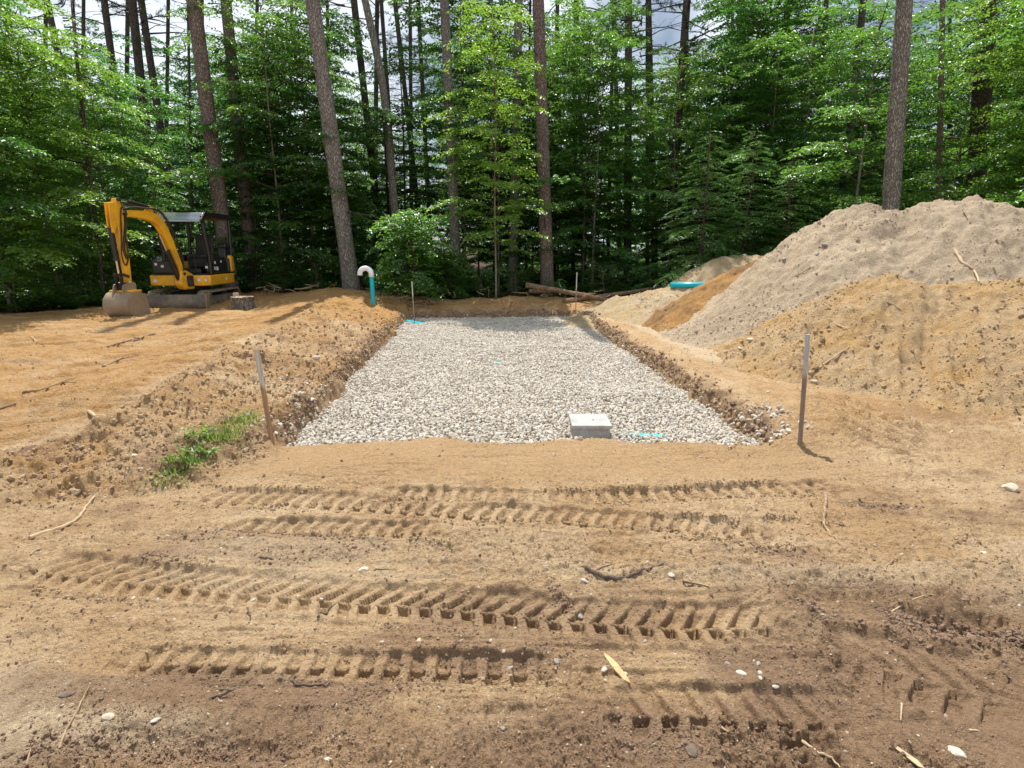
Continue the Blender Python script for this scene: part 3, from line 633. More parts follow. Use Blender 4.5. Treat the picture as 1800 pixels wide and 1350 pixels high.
for (pxs, n, spr) in (((1480, 884, 1610, 888), 700, .022), ((830, 916, 1190, 922), 1500, .022), ((640, 1190, 980, 1195), 900, .05), ((1060, 1290, 1400, 1300), 1400, .07), ((1560, 1085, 1800, 1125), 1500, .03), ((0, 1320, 640, 1315), 1600, .04), ((1400, 1070, 1450, 1085), 300, .03), ((960, 1020, 1000, 1060), 300, .03)):
    q = RNG.uniform(0, 1, n); a = G(pxs[0], pxs[1]); b = G(pxs[2], pxs[3])
    xs.append(a[0] + (b[0] - a[0]) * q + RNG.normal(0, spr * .5, n)); ys.append(a[1] + (b[1] - a[1]) * q + RNG.normal(0, spr, n))
x, y = np.concatenate(xs), np.concatenate(ys); _, m_ = ground_parts(x, y); dk = m_['soil'] > .42
sc_ = np.clip(np.hypot(x, y) * RNG.lognormal(math.log(.0034), .45, len(x)), .004, .024)
put('pushed_up_crumbs', x[~dk], y[~dk], sc_[~dk], ccol, 'crumbs of sand pushed up along the crawler track marks', 'soil crumbs')
put('pushed_up_crumbs', x[dk], y[dk], sc_[dk] * 1.2, dcol, 'dark soil crumbs pushed up in the churned near corner', 'soil crumbs')
x, y = polar(3000, 1.2, 16); _, m_ = ground_parts(x, y); k = (m_['d'] > .05) & (m_['litter'] < .3); x, y = x[k], y[k]
put('pebbles', x, y, np.clip(np.hypot(x, y) * RNG.lognormal(math.log(.0030), .55, len(x)), .004, .05), pcol, 'small pale pebbles scattered on the bare soil', 'pebbles', .3)
xs, ys = [], []
for (a_, b_) in ((BED[1], BED[2]), (BED[2], BED[3]), (BED[3], BED[0])):
    a_, b_ = np.array(a_[:2]), np.array(b_[:2]); L = np.linalg.norm(b_ - a_); t_ = (b_ - a_) / L; n_o = np.array([t_[1], -t_[0]]); n = int(L * 230)
    q = RNG.uniform(0, L, n); o_ = RNG.gamma(2.0, .036, n); p_ = a_ + t_ * q[:, None] + n_o * o_[:, None]; xs.append(p_[:, 0]); ys.append(p_[:, 1])
x, y = np.concatenate(xs), np.concatenate(ys)
kk = RNG.random(len(x)) < .45; sc_ = np.clip(RNG.lognormal(math.log(.028), .5, len(x)), .01, .10)
put('bank_crumbs', x[kk], y[kk], sc_[kk], ccol, 'tan broken soil lumps along the cut edges of the bed', 'soil crumbs'); x, y, sc_ = x[~kk], y[~kk], sc_[~kk]
put('bank_crumbs', x, y, sc_, dcol, 'dark broken soil lumps along the cut edges of the bed', 'soil crumbs')
# on the heaps
x = RNG.uniform(2.8, 10, 60000); y = RNG.uniform(4, 14.6, 60000); k = surf(x, y) > gz(x, y) + .03; x, y = x[k], y[k]
k = RNG.random(len(x)) < .12 + .6 * ss(fbm(x, y, 1.6, 3, 88), .0, .4); x, y = x[k], y[k]
br_ = brown_h(x, y) >= big_h(x, y) - .02
put('heap_crumbs', x[br_], y[br_], np.clip(RNG.lognormal(math.log(.017), .6, br_.sum()), .008, .10), ccol, 'brown lumps of soil lying on the low brown heap', 'soil crumbs')
put('heap_grit', x[~br_], y[~br_], np.clip(RNG.lognormal(math.log(.015), .55, (~br_).sum()), .008, .08), ycol, 'grit and small lumps on the grey sand heap', 'grit')

# ------------------------------------------------------------------ single stones and sticks
def stone(px, py, wpx, m, label, flat=.6, seed=0, name='stone', elong=1.0):
    p = on(px, py) if py > 830 else march(px, py); t = (p - Vector((0, 0, CAM_H))).length; s = wpx / 1000 * t * .74
    me = rock_mesh(name, 50 + seed, M[m], flat=flat, rough=.05, sub=3); me.polygons.foreach_set('use_smooth', [False] * len(me.polygons))
    o = link(name, me); o.location = p + Vector((0, 0, s * flat * .02)); o.scale = (s * elong, s, s); o.rotation_euler = (random.uniform(-.2, .2), random.uniform(-.2, .2), random.uniform(0, 6)); tag(o, label, 'stone')
    return o
ST = [(639, 1002, 26, 'stone_pale', 'pale round stone half sunk above the long tread mark'), (1683, 1328, 30, 'stone_white', 'largest white stone near the bottom right corner'),
      (903, 1187, 17, 'stone_grey', 'rounded grey stone at the end of the middle tread mark'), (897, 1174, 11, 'stone_grey', 'small grey stone just above the rounded grey stone'),
      (1333, 1167, 15, 'stone_grey', 'grey stone beside the cluster of white chips'), (1279, 1167, 12, 'stone_grey', 'upright grey chip left of the white chips'),
      (1303, 1183, 15, 'stone_white', 'long white chip in the cluster at lower right'), (1336, 1183, 11, 'stone_white', 'small white chip right of the long white chip'), (1337, 1192, 9, 'stone_white', 'lowest tiny chip of the white cluster'),
      (1363, 1207, 12, 'stone_white', 'white chip lying alone below the cluster'), (576, 1335, 17, 'stone_pale', 'pale stone at the bottom edge left of centre'),
      (1394, 1015, 13, 'stone_dark', 'dark stone below another dark stone at right'), (1390, 991, 11, 'stone_dark', 'small dark stone above its dark neighbour'),
      (1732, 973, 12, 'stone_white', 'light stone beside the short tread mark at far right'), (1776, 860, 28, 'stone_pale', 'flat pale stone at the right edge below the brown heap'),
      (1018, 1083, 18, 'stone_grey', 'flat grey flake inside the long tread mark'), (968, 1093, 12, 'stone_pale', 'pale pebble left of the grey flake'), (737, 1128, 16, 'stone_pale', 'pale pebble on the bare strip below the long tread mark'),
      (672, 1129, 11, 'stone_white', 'small white pebble left of the pale pebble'), (118, 1221, 20, 'stone_dark', 'brown rounded stone near the thin upright twig'), (274, 1266, 18, 'stone_white', 'white stone at lower left above the dark rut'),
      (190, 1262, 22, 'stone_pale', 'flat pale stone left of the white stone'), (883, 1281, 12, 'stone_grey', 'grey pebble on the pale sand streak'), (1062, 1178, 17, 'stone_white', 'broken white chip beside the split wood'),
      (978, 1163, 15, 'stone_grey', 'grey gravel piece above the split wood'), (1098, 1180, 14, 'stone_pale', 'tan chip right of the split wood'), (1133, 1128, 12, 'stone_grey', 'grey chip below the end of the long tread mark'),
      (442, 1228, 12, 'stone_dark', 'dark pebble right of the forked stub'), (1180, 1011, 14, 'stone_white', 'white pebble right of the dark stick'), (1028, 1021, 13, 'stone_white', 'white pebble below the dark stick'),
      (1215, 1318, 34, 'stone_dark', 'large dark clod lying in the churned soil at the bottom'), (566, 1057, 9, 'stone_white', 'tiny white pebble below the left end of the tread mark'),
      (1449, 433, 12, 'stone_grey', 'grey stone high on the left face of the tallest heap'), (1436, 447, 13, 'stone_grey', 'second grey stone just below it on the tallest heap'), (1350, 690, 10, 'stone_white', 'white stone beside the front right stake'),
      (1432, 672, 13, 'stone_white', 'white stone at the foot of the brown heap'), (1205, 613, 9, 'stone_grey', 'small stone left of the heap on the packed ground'), (1378, 458, 14, 'stone_grey', 'grey stone near the orange soil edge'),
      (1318, 600, 16, 'stone_pale', 'tan lump where the grey heap meets the packed ground'), (1300, 613, 10, 'stone_pale', 'small tan lump in front of the heap foot'),
      (628, 690, 16, 'stone_white', 'white rock on the left bank beside the gravel'), (555, 630, 18, 'stone_pale', 'pale rock high on the left bank'), (548, 707, 14, 'stone_white', 'white rock at the left gravel edge')]
for i_, (a, b, c, m_, lab) in enumerate(ST): stone(a, b, c, m_, lab, flat=.5 + .3 * ((i_ * 37) % 10) / 10, seed=i_, elong=1 + .5 * ((i_ * 53) % 10) / 10, name='clod' if 'clod' in lab or 'lump' in lab else 'stone')

def stick(pix, r, m, label, lift=.3, name='stick', branches=(), heap=False, cat='stick', ends=0):
    pts = [(march(a, b) if (heap or b < 830) else on(a, b)) for a, b in pix]
    n = 5 * (len(pts) - 1) + 1; q = []
    for k in range(n):
        t = k / (n - 1) * (len(pts) - 1); i_ = min(int(t), len(pts) - 2); f = t - i_
        p = pts[i_].lerp(pts[i_ + 1], f); zz = float(surf(p.x, p.y)[0])
        wob = Vector((vn(np.array([k * .9 + r * 900]), np.array([3.3]))[0], vn(np.array([k * .9 + r * 700]), np.array([9.1]))[0], 0)) * r * 1.6
        p.z = max(zz + r * lift, p.z + r * lift) + ends * (k / (n - 1)); q.append(p + wob)
    for k in range(1, n - 1): q[k].z = max(q[k].z, .5 * (q[k - 1].z + q[k + 1].z))
    rr = [r * (1.1 - .6 * k / (n - 1)) * (1 + .18 * math.sin(k * 2.1)) for k in range(n)]
    mb = MB().tube(q, rr, 7)
    for (t, ang_, ln) in branches:
        b0 = q[int(t * (n - 1))]; d = (q[-1] - q[0]).normalized(); d = Matrix.Rotation(R(ang_), 3, 'Z') @ d
        mb.tube([b0, b0 + d * ln * .5 + Vector((0, 0, r * .8)), b0 + d * ln + Vector((0, 0, r * .5))], [r * .6, r * .45, r * .2], 5)
    return tag(mb.build(name, M[m], smooth=True), label, cat)
stick([(52, 946), (95, 933), (125, 921), (143, 907), (150, 893), (166, 873)], .011, 'stickp', 'pale crooked root lying on the sand at the left', name='root', cat='root')
stick([(1022, 1000), (1060, 1014), (1090, 1018), (1118, 1010), (1140, 1002), (1166, 992)], .010, 'stickd', 'dark curved stick with a broken thick end below the tread marks', branches=((.15, 25, .12), (.45, 160, .10)))
stick([(1451, 868), (1450, 900), (1448, 922), (1462, 945), (1484, 966)], .009, 'stick', 'long thin stick lying away from the viewer at the right', branches=((.7, 30, .1),))
stick([(104, 1318), (125, 1270), (143, 1235), (157, 1208)], .0035, 'stick', 'thin twig at the lower left corner', lift=1)
stick([(48, 1345), (54, 1318)], .0035, 'stick', 'short twig stub by the left end of the dark rut', lift=1)
stick([(500, 1196), (520, 1204), (550, 1205), (580, 1201)], .0050, 'stickd', 'grey bent twig under the middle tread mark', branches=((.1, 60, .05),))
stick([(368, 1229), (392, 1226), (415, 1219)], .006, 'stickd', 'short forked stub casting a shadow at lower left', ends=.02, branches=((.9, 170, .06),))
stick([(1410, 1300), (1438, 1324), (1462, 1334), (1480, 1352)], .0048, 'stickp', 'pale curved twig at the bottom edge right of centre')
stick([(1555, 1004), (1562, 992), (1577, 983)], .0055, 'stick', 'small forked driftwood piece on the right sand', branches=((.2, 100, .04),))
stick([(1583, 1240), (1584, 1270)], .004, 'stickp', 'short pale twig standing off the dark tracks', lift=1.5)
stick([(1268, 1278), (1283, 1290)], .0035, 'stickp', 'tiny pale twig in the churned soil')
stick([(1703, 1283), (1724, 1287)], .0042, 'stickp', 'whitish twig above the largest white stone')
stick([(436, 1072), (441, 1087)], .0045, 'stickd', 'tiny dark peg standing below the tread mark', lift=3)
stick([(1365, 1138), (1399, 1138)], .0035, 'stickd', 'straight dark twig right of the yellow sand patch')
stick([(1200, 1022), (1246, 1032)], .0045, 'stickd', 'thin dark twig to the right of the curved stick')
stick([(1600, 1056), (1650, 1055)], .0035, 'stickp', 'pale grass stem lying on brown soil at right')
stick([(1566, 1077), (1588, 1068)], .004, 'stickp', 'short pale splinter above the dark rut')
stick([(560, 1085), (576, 1078), (590, 1062)], .006, 'stickd', 'dark knotty twig right of the tread mark on bare soil')
stick([(455, 980), (480, 984)], .0055, 'stickd', 'small dark twig on the upper left sand', branches=((.5, 40, .05),))
stick([(55, 975), (72, 965)], .0065, 'stickp', 'short pale stub below the crooked root')
stick([(660, 1000), (700, 1002)], .0030, 'stick', 'hair thin twig beside the half sunk stone')
stick([(178, 612), (225, 628), (270, 588)][::2], .012, 'stick', 'thin branch lying across the left plateau', branches=((.5, 30, .3),))
stick([(40, 692), (70, 690), (110, 674), (135, 675)], .012, 'stick', 'crooked branch on the tan ground at the left', branches=((.6, 30, .25),))
stick([(180, 645), (215, 632), (243, 625)], .014, 'stick', 'weathered branch in the middle of the left plateau', branches=((.4, 12, .35),))
stick([(200, 608), (240, 600), (272, 588)], .012, 'stickd', 'dark forked branch nearer the excavator bucket', branches=((.6, 60, .2), (.8, -40, .15)))
stick([(45, 583), (65, 602)], .010, 'stickp', 'pale short branch at the far left of the plateau')
stick([(0, 722), (30, 712)], .011, 'stickd', 'dark branch end cut by the left edge of the photograph'.replace(' of the photograph', ' of the clearing'))
stick([(155, 725), (192, 745)], .014, 'stickp', 'pale stub lying on the crest of the left bank')
stick([(560, 745), (600, 725), (640, 700)], .006, 'stickp', 'thin straight twig across the left gravel edge', lift=2)
stick([(1678, 445), (1692, 464), (1712, 478), (1720, 497)], .020, 'stickp', 'thick orange brown branch on the tallest heap', heap=True, name='branch', cat='branch', branches=((.85, 100, .12),))
stick([(1440, 650), (1480, 622), (1534, 590)], .009, 'stickp', 'long straight pale twig on the brown heap', heap=True)
stick([(1470, 572), (1490, 580), (1505, 572)], .008, 'stickp', 'short forked twig on the brown heap above the stake', heap=True)
stick([(1560, 533), (1585, 548)], .008, 'stickp', 'pale curled root on the upper brown heap', heap=True)
stick([(1395, 490), (1430, 472)], .010, 'stick', 'dark twig on the left face of the tallest heap', heap=True)
stick([(1694, 374), (1701, 388)], .008, 'stickd', 'small twig near the top of the tallest heap', heap=True)
stick([(1280, 792), (1310, 775), (1330, 762)], .006, 'stickp', 'straw coloured twig over the right front gravel corner', lift=3, branches=((.5, 50, .15), (.6, -60, .12), (.4, 100, .1)))
# split wood
a, b = on(1062, 1150), on(1108, 1208); d = (b - a); L = d.length; ang_ = math.atan2(d.y, d.x)
mb = MB(); prof_ = [(0, -.002), (.02, -.010), (L * .5, -.015), (L * .85, -.011), (L, .002), (L * .8, .010), (L * .4, .013), (.03, .006)]
mb.prism(prof_, lambda s_, t_, h_: Vector((s_, t_, h_)), 0, .010); o = mb.build('wood_chip', M['woodchip'], bevel=.002)
o.location = (a.x, a.y, max(a.z, b.z) + .003); o.rotation_euler = (.12, .03, ang_); tag(o, 'yellowish splinter of split wood on the brown soil', 'wood chip')
a, b = on(1575, 1318), on(1592, 1335)
mb = MB().prism([(0, -.006), (.07, -.009), (.085, .0), (.06, .009), (0, .006)], lambda s_, t_, h_: Vector((s_, t_, h_)), 0, .006); o = mb.build('wood_chip', M['stickp'], bevel=.001)
o.location = (a.x, a.y, a.z + .006); o.rotation_euler = (.2, .1, -1.0); tag(o, 'flat brown splinter near the largest white stone', 'wood chip')

# ------------------------------------------------------------------ stakes, pipes, concrete box
def stake(base, top, wd, m, label, th=.02, rz=0):
    b, t = Vector(base), Vector(top); d = t - b; L = d.length
    mb = MB(); mb.box((0, 0, L / 2 - .06), (wd, th, L + .12)); o = mb.build('wooden_stake', M[m], bevel=.002)
    o.location = b; o.rotation_euler = (d.to_track_quat('Z', 'Y').to_matrix() @ Matrix.Rotation(rz, 3, 'Z')).to_euler()
    return tag(o, label, 'stake', 'survey stakes at the bed corners')
b = on(478, 776); t = P(451, 614, b.y + .1); stake(b, t, .038, 'stake_a', 'tan wooden stake with grey top leaning left at the front left corner', rz=.3)
b = on(1406, 779); t = P(1420, 588, b.y + .05); stake(b, t, .036, 'stake_b', 'weathered grey wooden stake at the front right corner of the gravel', rz=.5, th=.03)
b = P(728, 556, 14.2); t = P(724, 495, 14.2); stake(b, t, .045, 'stake_c', 'pale thin stake at the far left corner beside the bush')
b = P(1012, 543, 14.9); t = P(1014, 479, 14.9); stake(b, t, .045, 'stake_c', 'pale thin stake at the far right corner near the fallen logs')

e = empty('vent_pipe', P(658, 551, 14.7), 'teal upright vent pipe with white curved hook at the far left corner', 'pipe')
bz = e.location.z; x0 = 0
MB().tube([(0, 0, -.3), (-.02, 0, P(656, 484, 14.7)[2] - bz)], .056, 20).build('pipe_riser', M['teal'], e, smooth=True)
zt = P(656, 484, 14.7)[2] - bz; rr_ = .145; pts = [(-.02, 0, zt - .04)] + [(-.02 - rr_ + rr_ * math.cos(t_), 0, zt + .03 + rr_ * math.sin(t_)) for t_ in np.linspace(0, math.pi, 14)] + [(-.02 - 2 * rr_, 0, zt)]
MB().tube(pts, .057, 20, cap=False).build('pipe_elbow', M['pvcw'], e, smooth=True).modifiers.new('solid', 'SOLIDIFY').thickness = -.008
p0 = march(1178, 507); p1 = P(1262, 505, p0.y - .15); zz_ = p0.z + .05; p0 = (p0.x, p0.y, zz_); p1 = (p1[0], p1[1], zz_ + .01)
mb = MB().tube([p0, (p1[0], p1[1], p1[2])], .062, 20, cap=False); o = mb.build('pipe', M['teal'], smooth=True); sm = o.modifiers.new('solid', 'SOLIDIFY'); sm.thickness = -.008
tag(o, 'short teal pipe lying on the pale mound by the orange soil', 'pipe')
p0, p1 = G(716, 566, ZB + .0), G(752, 568, ZB + .01)
tag(MB().tube([(p0[0], p0[1], ZB + .0), (p1[0] - .1, p1[1], ZB - .035)], .055, 16).build('pipe', M['teal'], smooth=True), 'teal pipe end half buried at the far left of the gravel', 'pipe')
q = G(1085, 764, ZB); 
tag(MB().tube([(q[0], q[1], ZB - .034), (q[0] + .2, q[1] + .02, ZB - .042), (q[0] + .5, q[1] + .05, ZB - .07)], .05, 16).build('pipe', M['teal'], smooth=True), 'teal pipe mostly buried in gravel right of the concrete box', 'pipe')
q = G(870, 637, ZB); tag(MB().tube([(q[0], q[1], ZB - .034), (q[0] + .15, q[1] - .08, ZB - .055)], .05, 16).build('pipe', M['teal'], smooth=True), 'sliver of teal pipe showing in the middle of the gravel', 'pipe')

# concrete distribution box
c0 = G(1005.5, 774, ZB); bx = empty('concrete_box', (c0[0] + .187, c0[1] + .19, ZB - .06), 'square grey concrete box with a flat lid standing in the gravel', 'box', rz=R(-1))
ch = .205
m1 = MB().box((0, 0, ch / 2 - .016), (.345, .36, ch - .032)); m1.build('box_wall', M['concrete'], bx, bevel=.006)
lid = MB().box((0, 0, ch - .0145), (.375, .405, .034)).build('lid', M['concrete'], bx, bevel=.006)
MB().box((.03, -.02, ch + .0045), (.022, .012, .006)).build('lid_mark', M['stone_dark'], lid, bevel=.002)

# ------------------------------------------------------------------ stump, logs, debris
sb = G(421, 546, .16); st_ = empty('tree_stump', (sb[0], sb[1] + .2, .12), 'freshly cut tree stump right of the excavator tracks', 'stump')
V_, F_ = [], []; n = 40; lv = [(-.05, .30), (.05, .275), (.15, .262), (.26, .258), (.355, .262)]
for zz, r_ in lv:
    for k in range(n):
        t_ = 2 * math.pi * k / n; f = 1 + .05 * math.sin(k * 2.7) + .035 * math.sin(k * 5.1 + 1) + .05 * math.sin(t_ * 3 + 1)
        V_.append((r_ * f * math.cos(t_), r_ * f * math.sin(t_), zz))
for a_ in range(len(lv) - 1):
    for k in range(n): F_.append((a_ * n + k, a_ * n + (k + 1) % n, (a_ + 1) * n + (k + 1) % n, (a_ + 1) * n + k))
MB().add(V_, F_).build('bark', M['bark_grey'], st_)
top = [(x_ * .985, y_ * .985, z_ + .012 * math.sin(i_ * 1.9)) for i_, (x_, y_, z_) in enumerate(V_[-n:])]
MB().add(top + [(0.02, 0, .375)], [(k, (k + 1) % n, n) for k in range(n)]).build('cut_face', M['cut'], st_)
MB().box((-.16, .12, .40), (.13, .10, .10), Matrix.Rotation(.2, 4, 'Z')).build('splinter', M['cut'], st_, bevel=.02)
MB().box((.0, .05, .39), (.04, .03, .07), Matrix.Rotation(.5, 4, 'Y')).build('splinter', M['cut'], st_, bevel=.01)

def log(a, b, r, label, m='logbark'):
    r *= .68; a, b = Vector(a), Vector(b); pts = [a.lerp(b, k / 8) + Vector((0, random.uniform(-.02, .02), random.uniform(-.015, .015))) for k in range(9)]
    mb = MB().tube(pts, [r * (1.1 - .35 * k / 8) for k in range(9)], 10)
    e_ = empty('fallen_log', a, label, 'log'); o = mb.build('log_bark', M[m], e_, smooth=True); o.matrix_parent_inverse = Matrix.Translation(-a)
    d = (b - a).normalized(); o2 = MB().tube([b - d * .01, b + d * .006], r * .72, 10).build('cut_end', M['cut'], e_); o2.matrix_parent_inverse = Matrix.Translation(-a)
log(P(925, 500, 16.3), P(1068, 527, 15.6), .11, 'thick reddish fallen log running to the far right stake')
log(P(990, 530, 15.7), P(1185, 503, 17.0), .09, 'grey fallen log crossing behind the thick reddish one')
log(P(930, 512, 16.6), P(1010, 515, 16.9), .08, 'thin fallen log nearest the two standing trunks')
log(P(655, 515, 16.4), P(700, 525, 15.7), .13, 'short grey log lying behind the vent pipe', 'bark_grey')
mb = MB()
for k in range(150):
    px_, py_ = random.gauss(712, 26), random.uniform(522, 556)
    if k > 80: px_, py_ = random.choice([(random.uniform(880, 1070), random.uniform(508, 522)), (random.uniform(640, 860), random.uniform(505, 520)), (random.uniform(440, 600), random.uniform(500, 512))])
    p = Vector(P(px_, py_, random.uniform(14.9, 16.4))); p.z = max(p.z, float(gz(p.x, p.y)[0])) ; p.z = min(p.z, float(gz(p.x, p.y)[0]) + .3)
    d = Vector((random.gauss(0, 1), random.gauss(0, .6), random.gauss(.15, .3))).normalized() * random.uniform(.1, .45)
    mb.tube([p - d / 2, p + Vector((0, 0, random.uniform(-.03, .05))), p + d / 2], [.012, .010, .005], 4)
tag(mb.build('brush_debris', M['stick']), 'tangle of broken roots and sticks behind the gravel bed', 'brush', kind='stuff')

# ------------------------------------------------------------------ the excavator (its own forward is -Y)
EX, EY, EZ = -8.32, 15.15, .14
ex = empty('excavator', (EX, EY, EZ), 'yellow mini excavator with black canopy and bucket resting on the ground', 'excavator', rz=R(3))
def prt(mb, name, m, par=ex, **kw): return mb.build(name, M[m], par, **kw)
# crawler tracks
def stadium(L, H, n=10):
    r = H / 2; pts = []
    for k in range(n + 1): t_ = -math.pi / 2 + math.pi * k / n; pts.append((L / 2 - r + r * math.cos(t_), r + r * math.sin(t_)))
    for k in range(n + 1): t_ = math.pi / 2 + math.pi * k / n; pts.append((-L / 2 + r + r * math.cos(t_), r + r * math.sin(t_)))
    return pts
for sx in (-1, 1):
    xc = sx * .60; tw = .30; Lt, Ht = 1.95, .44
    o_, i_ = stadium(Lt, Ht), stadium(Lt - .07, Ht - .07); i_ = [(a_, b_ + .035) for a_, b_ in i_]; n = len(o_)
    V_ = [(xc - tw / 2, a_, b_) for a_, b_ in o_] + [(xc + tw / 2, a_, b_) for a_, b_ in o_] + [(xc - tw / 2, a_, b_) for a_, b_ in i_] + [(xc + tw / 2, a_, b_) for a_, b_ in i_]
    F_ = []
    for k in range(n):
        q_ = (k + 1) % n; F_ += [(k, q_, n + q_, n + k), (2 * n + k, 3 * n + k, 3 * n + q_, 2 * n + q_), (k, 2 * n + k, 2 * n + q_, q_), (n + k, n + q_, 3 * n + q_, 3 * n + k)]
    tr = prt(MB().add(V_, F_), 'crawler_track', 'trackr')
    per = []; tot = 0
    for k in range(n): a_, b_ = o_[k], o_[(k + 1) % n]; per.append((tot, a_, b_)); tot += math.hypot(b_[0] - a_[0], b_[1] - a_[1])
    mb = MB(); m_n = 42
    for k in range(m_n):
        s_ = tot * k / m_n
        for t0_, a_, b_ in per:
            l_ = math.hypot(b_[0] - a_[0], b_[1] - a_[1])
            if t0_ <= s_ < t0_ + l_:
                f = (s_ - t0_) / l_; p_ = (a_[0] + (b_[0] - a_[0]) * f, a_[1] + (b_[1] - a_[1]) * f); an = math.atan2(b_[1] - a_[1], b_[0] - a_[0])
                mb.box((0, 0, 0), (tw * .96, .055, .035), Matrix.Translation((xc, p_[0], p_[1])) @ Matrix.Rotation(an, 4, 'X')); break
    prt(mb, 'tread_lugs', 'trackr', tr)
    prt(MB().box((xc, 0, .225), (.16, 1.25, .16)), 'track_frame', 'steel', bevel=.02)
    for yy in (-.5, -.17, .17, .5): prt(MB().tube([(xc - .11, yy, .10), (xc + .11, yy, .10)], .065, 14), 'roller', 'steel', smooth=True)
    prt(MB().tube([(xc - .09, -.75, .22), (xc + .09, -.75, .22)], .175, 20), 'idler_wheel', 'steel', smooth=True)
    prt(MB().tube([(xc - .09, .75, .22), (xc + .09, .75, .22)], .17, 12), 'drive_sprocket', 'blackm')
prt(MB().box((0, 0, .32), (.9, .8, .16)), 'undercarriage_frame', 'blackm', bevel=.03)
prt(MB().tube([(0, 0, .38), (0, 0, .58)], .36, 28), 'slew_ring', 'blackm', smooth=True)
# dozer blade
V_ = []; prf = [(-1.14, .03), (-1.20, .10), (-1.21, .20), (-1.19, .30), (-1.15, .38)]
mb = MB().prism([(a_, b_) for a_, b_ in prf] + [(a_ + .03, b_) for a_, b_ in prf[::-1]], lambda a_, b_, t_: Vector((t_, a_, b_)), -.78, .78)
bl = prt(mb, 'dozer_blade', 'steel', smooth=True)
for sx in (-1, 1):
    prt(MB().prism([(-1.22, .02), (-1.22, .40), (-1.12, .40), (-1.02, .10), (-1.02, .02)], lambda a_, b_, t_: Vector((t_, a_, b_)), sx * .79 - .012, sx * .79 + .012), 'blade_end_plate', 'bucket', bl)
    prt(MB().tube([(sx * .28, -.5, .3), (sx * .34, -1.13, .2)], .045, 8), 'blade_arm', 'blackm')
# house
fp = [(-.66, -.86), (-.1, -.92), (.62, -.92), (.78, -.80), (.80, .45), (.74, .72), (.58, .90), (.3, 1.00), (-.3, 1.00), (-.56, .88), (-.68, .68), (-.72, .4), (-.72, -.7)]
hs = prt(MB().prism(fp, lambda a_, b_, t_: Vector((a_, b_, t_)), .575, .83), 'house_skirt', 'yellow', bevel=.03, smooth=True)
prt(MB().box((0, .05, .845), (1.36, 1.6, .03)), 'floor_plate', 'black', bevel=.005)
cw = [(.80, .42), (.79, .62), (.70, .84), (.5, .97), (.2, 1.03), (-.2, 1.03), (-.5, .95), (-.66, .8), (-.70, .6), (-.70, .30), (-.05, .30), (.60, .42)]
prt(MB().prism(cw, lambda a_, b_, t_: Vector((a_, b_, t_)), .862, 1.30), 'engine_cover', 'yellow', bevel=.06, seg=3, smooth=True)
prt(MB().prism([(.775, .42), (.775, .36), (.70, .33), (.62, .33), (.62, .42)], lambda a_, b_, t_: Vector((a_, b_, t_)), .862, 1.22), 'side_pillar', 'black', bevel=.02)
prt(MB().box((.815, .60, .71), (.012, .13, .13)), 'sticker', 'black'); 
for (xx, yy, zz, a_, b_, m_) in ((.55, -.926, .72, .07, .07, 'white'), (.05, -.926, .70, .06, .03, 'red'), (.30, -.926, .71, .13, .12, 'black'), (-.52, -.885, .70, .08, .08, 'white'), (.70, -.9, .71, .05, .06, 'white')):
    prt(MB().box((xx, yy - .004, zz), (a_, .012, b_)), 'sticker', m_)
prt(MB().box((.812, .0, .71), (.012, .06, .06)), 'sticker', 'white')
# control pod and seat
prt(MB().prism([(-.80, .862), (-.80, 1.16), (-.62, 1.28), (-.35, 1.22), (-.35, .862)], lambda a_, b_, t_: Vector((t_, a_, b_)), -.62, -.1), 'front_cover', 'black', bevel=.04)
prt(MB().prism([(-.62, .862), (-.62, 1.12), (-.5, 1.2), (.30, 1.2), (.38, .862)], lambda a_, b_, t_: Vector((t_, a_, b_)), .60, .74), 'side_console', 'black', bevel=.03)
prt(MB().box((-.1, .0, .92), (.9, .7, .12)), 'step_panel', 'black', bevel=.02)
prt(MB().box((.2, .12, 1.12), (.50, .50, .26)), 'seat_base', 'blackm', bevel=.04)
prt(MB().box((.2, .08, 1.28), (.48, .48, .11)), 'seat_cushion', 'blackm', bevel=.045, seg=3)
prt(MB().box((.2, .0, 0), (.46, .12, .56), Matrix.Translation((0, .36, 1.55)) @ Matrix.Rotation(-.16, 4, 'X')), 'seat_back', 'blackm', bevel=.05, seg=3)
prt(MB().prism([(.30, 1.2), (.42, 1.2), (.60, 1.25), (.56, 1.62), (.50, 1.66), (.38, 1.6)], lambda a_, b_, t_: Vector((t_, a_, b_)), .50, .72), 'rear_guard', 'black', bevel=.03)
for sx in (-.18, .58):
    prt(MB().box((sx, -.02, 1.24), (.12, .42, .16)), 'armrest', 'black', bevel=.03)
    prt(MB().tube([(sx, -.20, 1.3), (sx, -.22, 1.44), (sx, -.25, 1.50)], [.02, .018, .03], 8), 'control_lever', 'black', smooth=True)
for sx in (.12, .28): prt(MB().tube([(sx, -.45, .93), (sx, -.47, 1.25), (sx, -.42, 1.33)], .012, 6), 'travel_lever', 'black')
prt(MB().tube([(-.28, -.55, 1.25), (-.1, -.62, 1.42), (.3, -.62, 1.42), (.42, -.5, 1.3)], .015, 6), 'hand_rail', 'black')
for (yy, zz, a_, b_) in ((-.40, 1.13, .06, .07), (-.30, .98, .09, .09), (-.44, .99, .05, .08), (-.05, 1.15, .05, .05)): prt(MB().box((.746, yy, zz), (.01, a_, b_)), 'sticker', 'white')
for (xx, zz) in ((-.5, 1.10), (-.35, 1.05), (.63, 1.02)): prt(MB().box((xx, -.806 if xx < 0 else -.626, zz), (.06, .01, .06)), 'sticker', 'white')
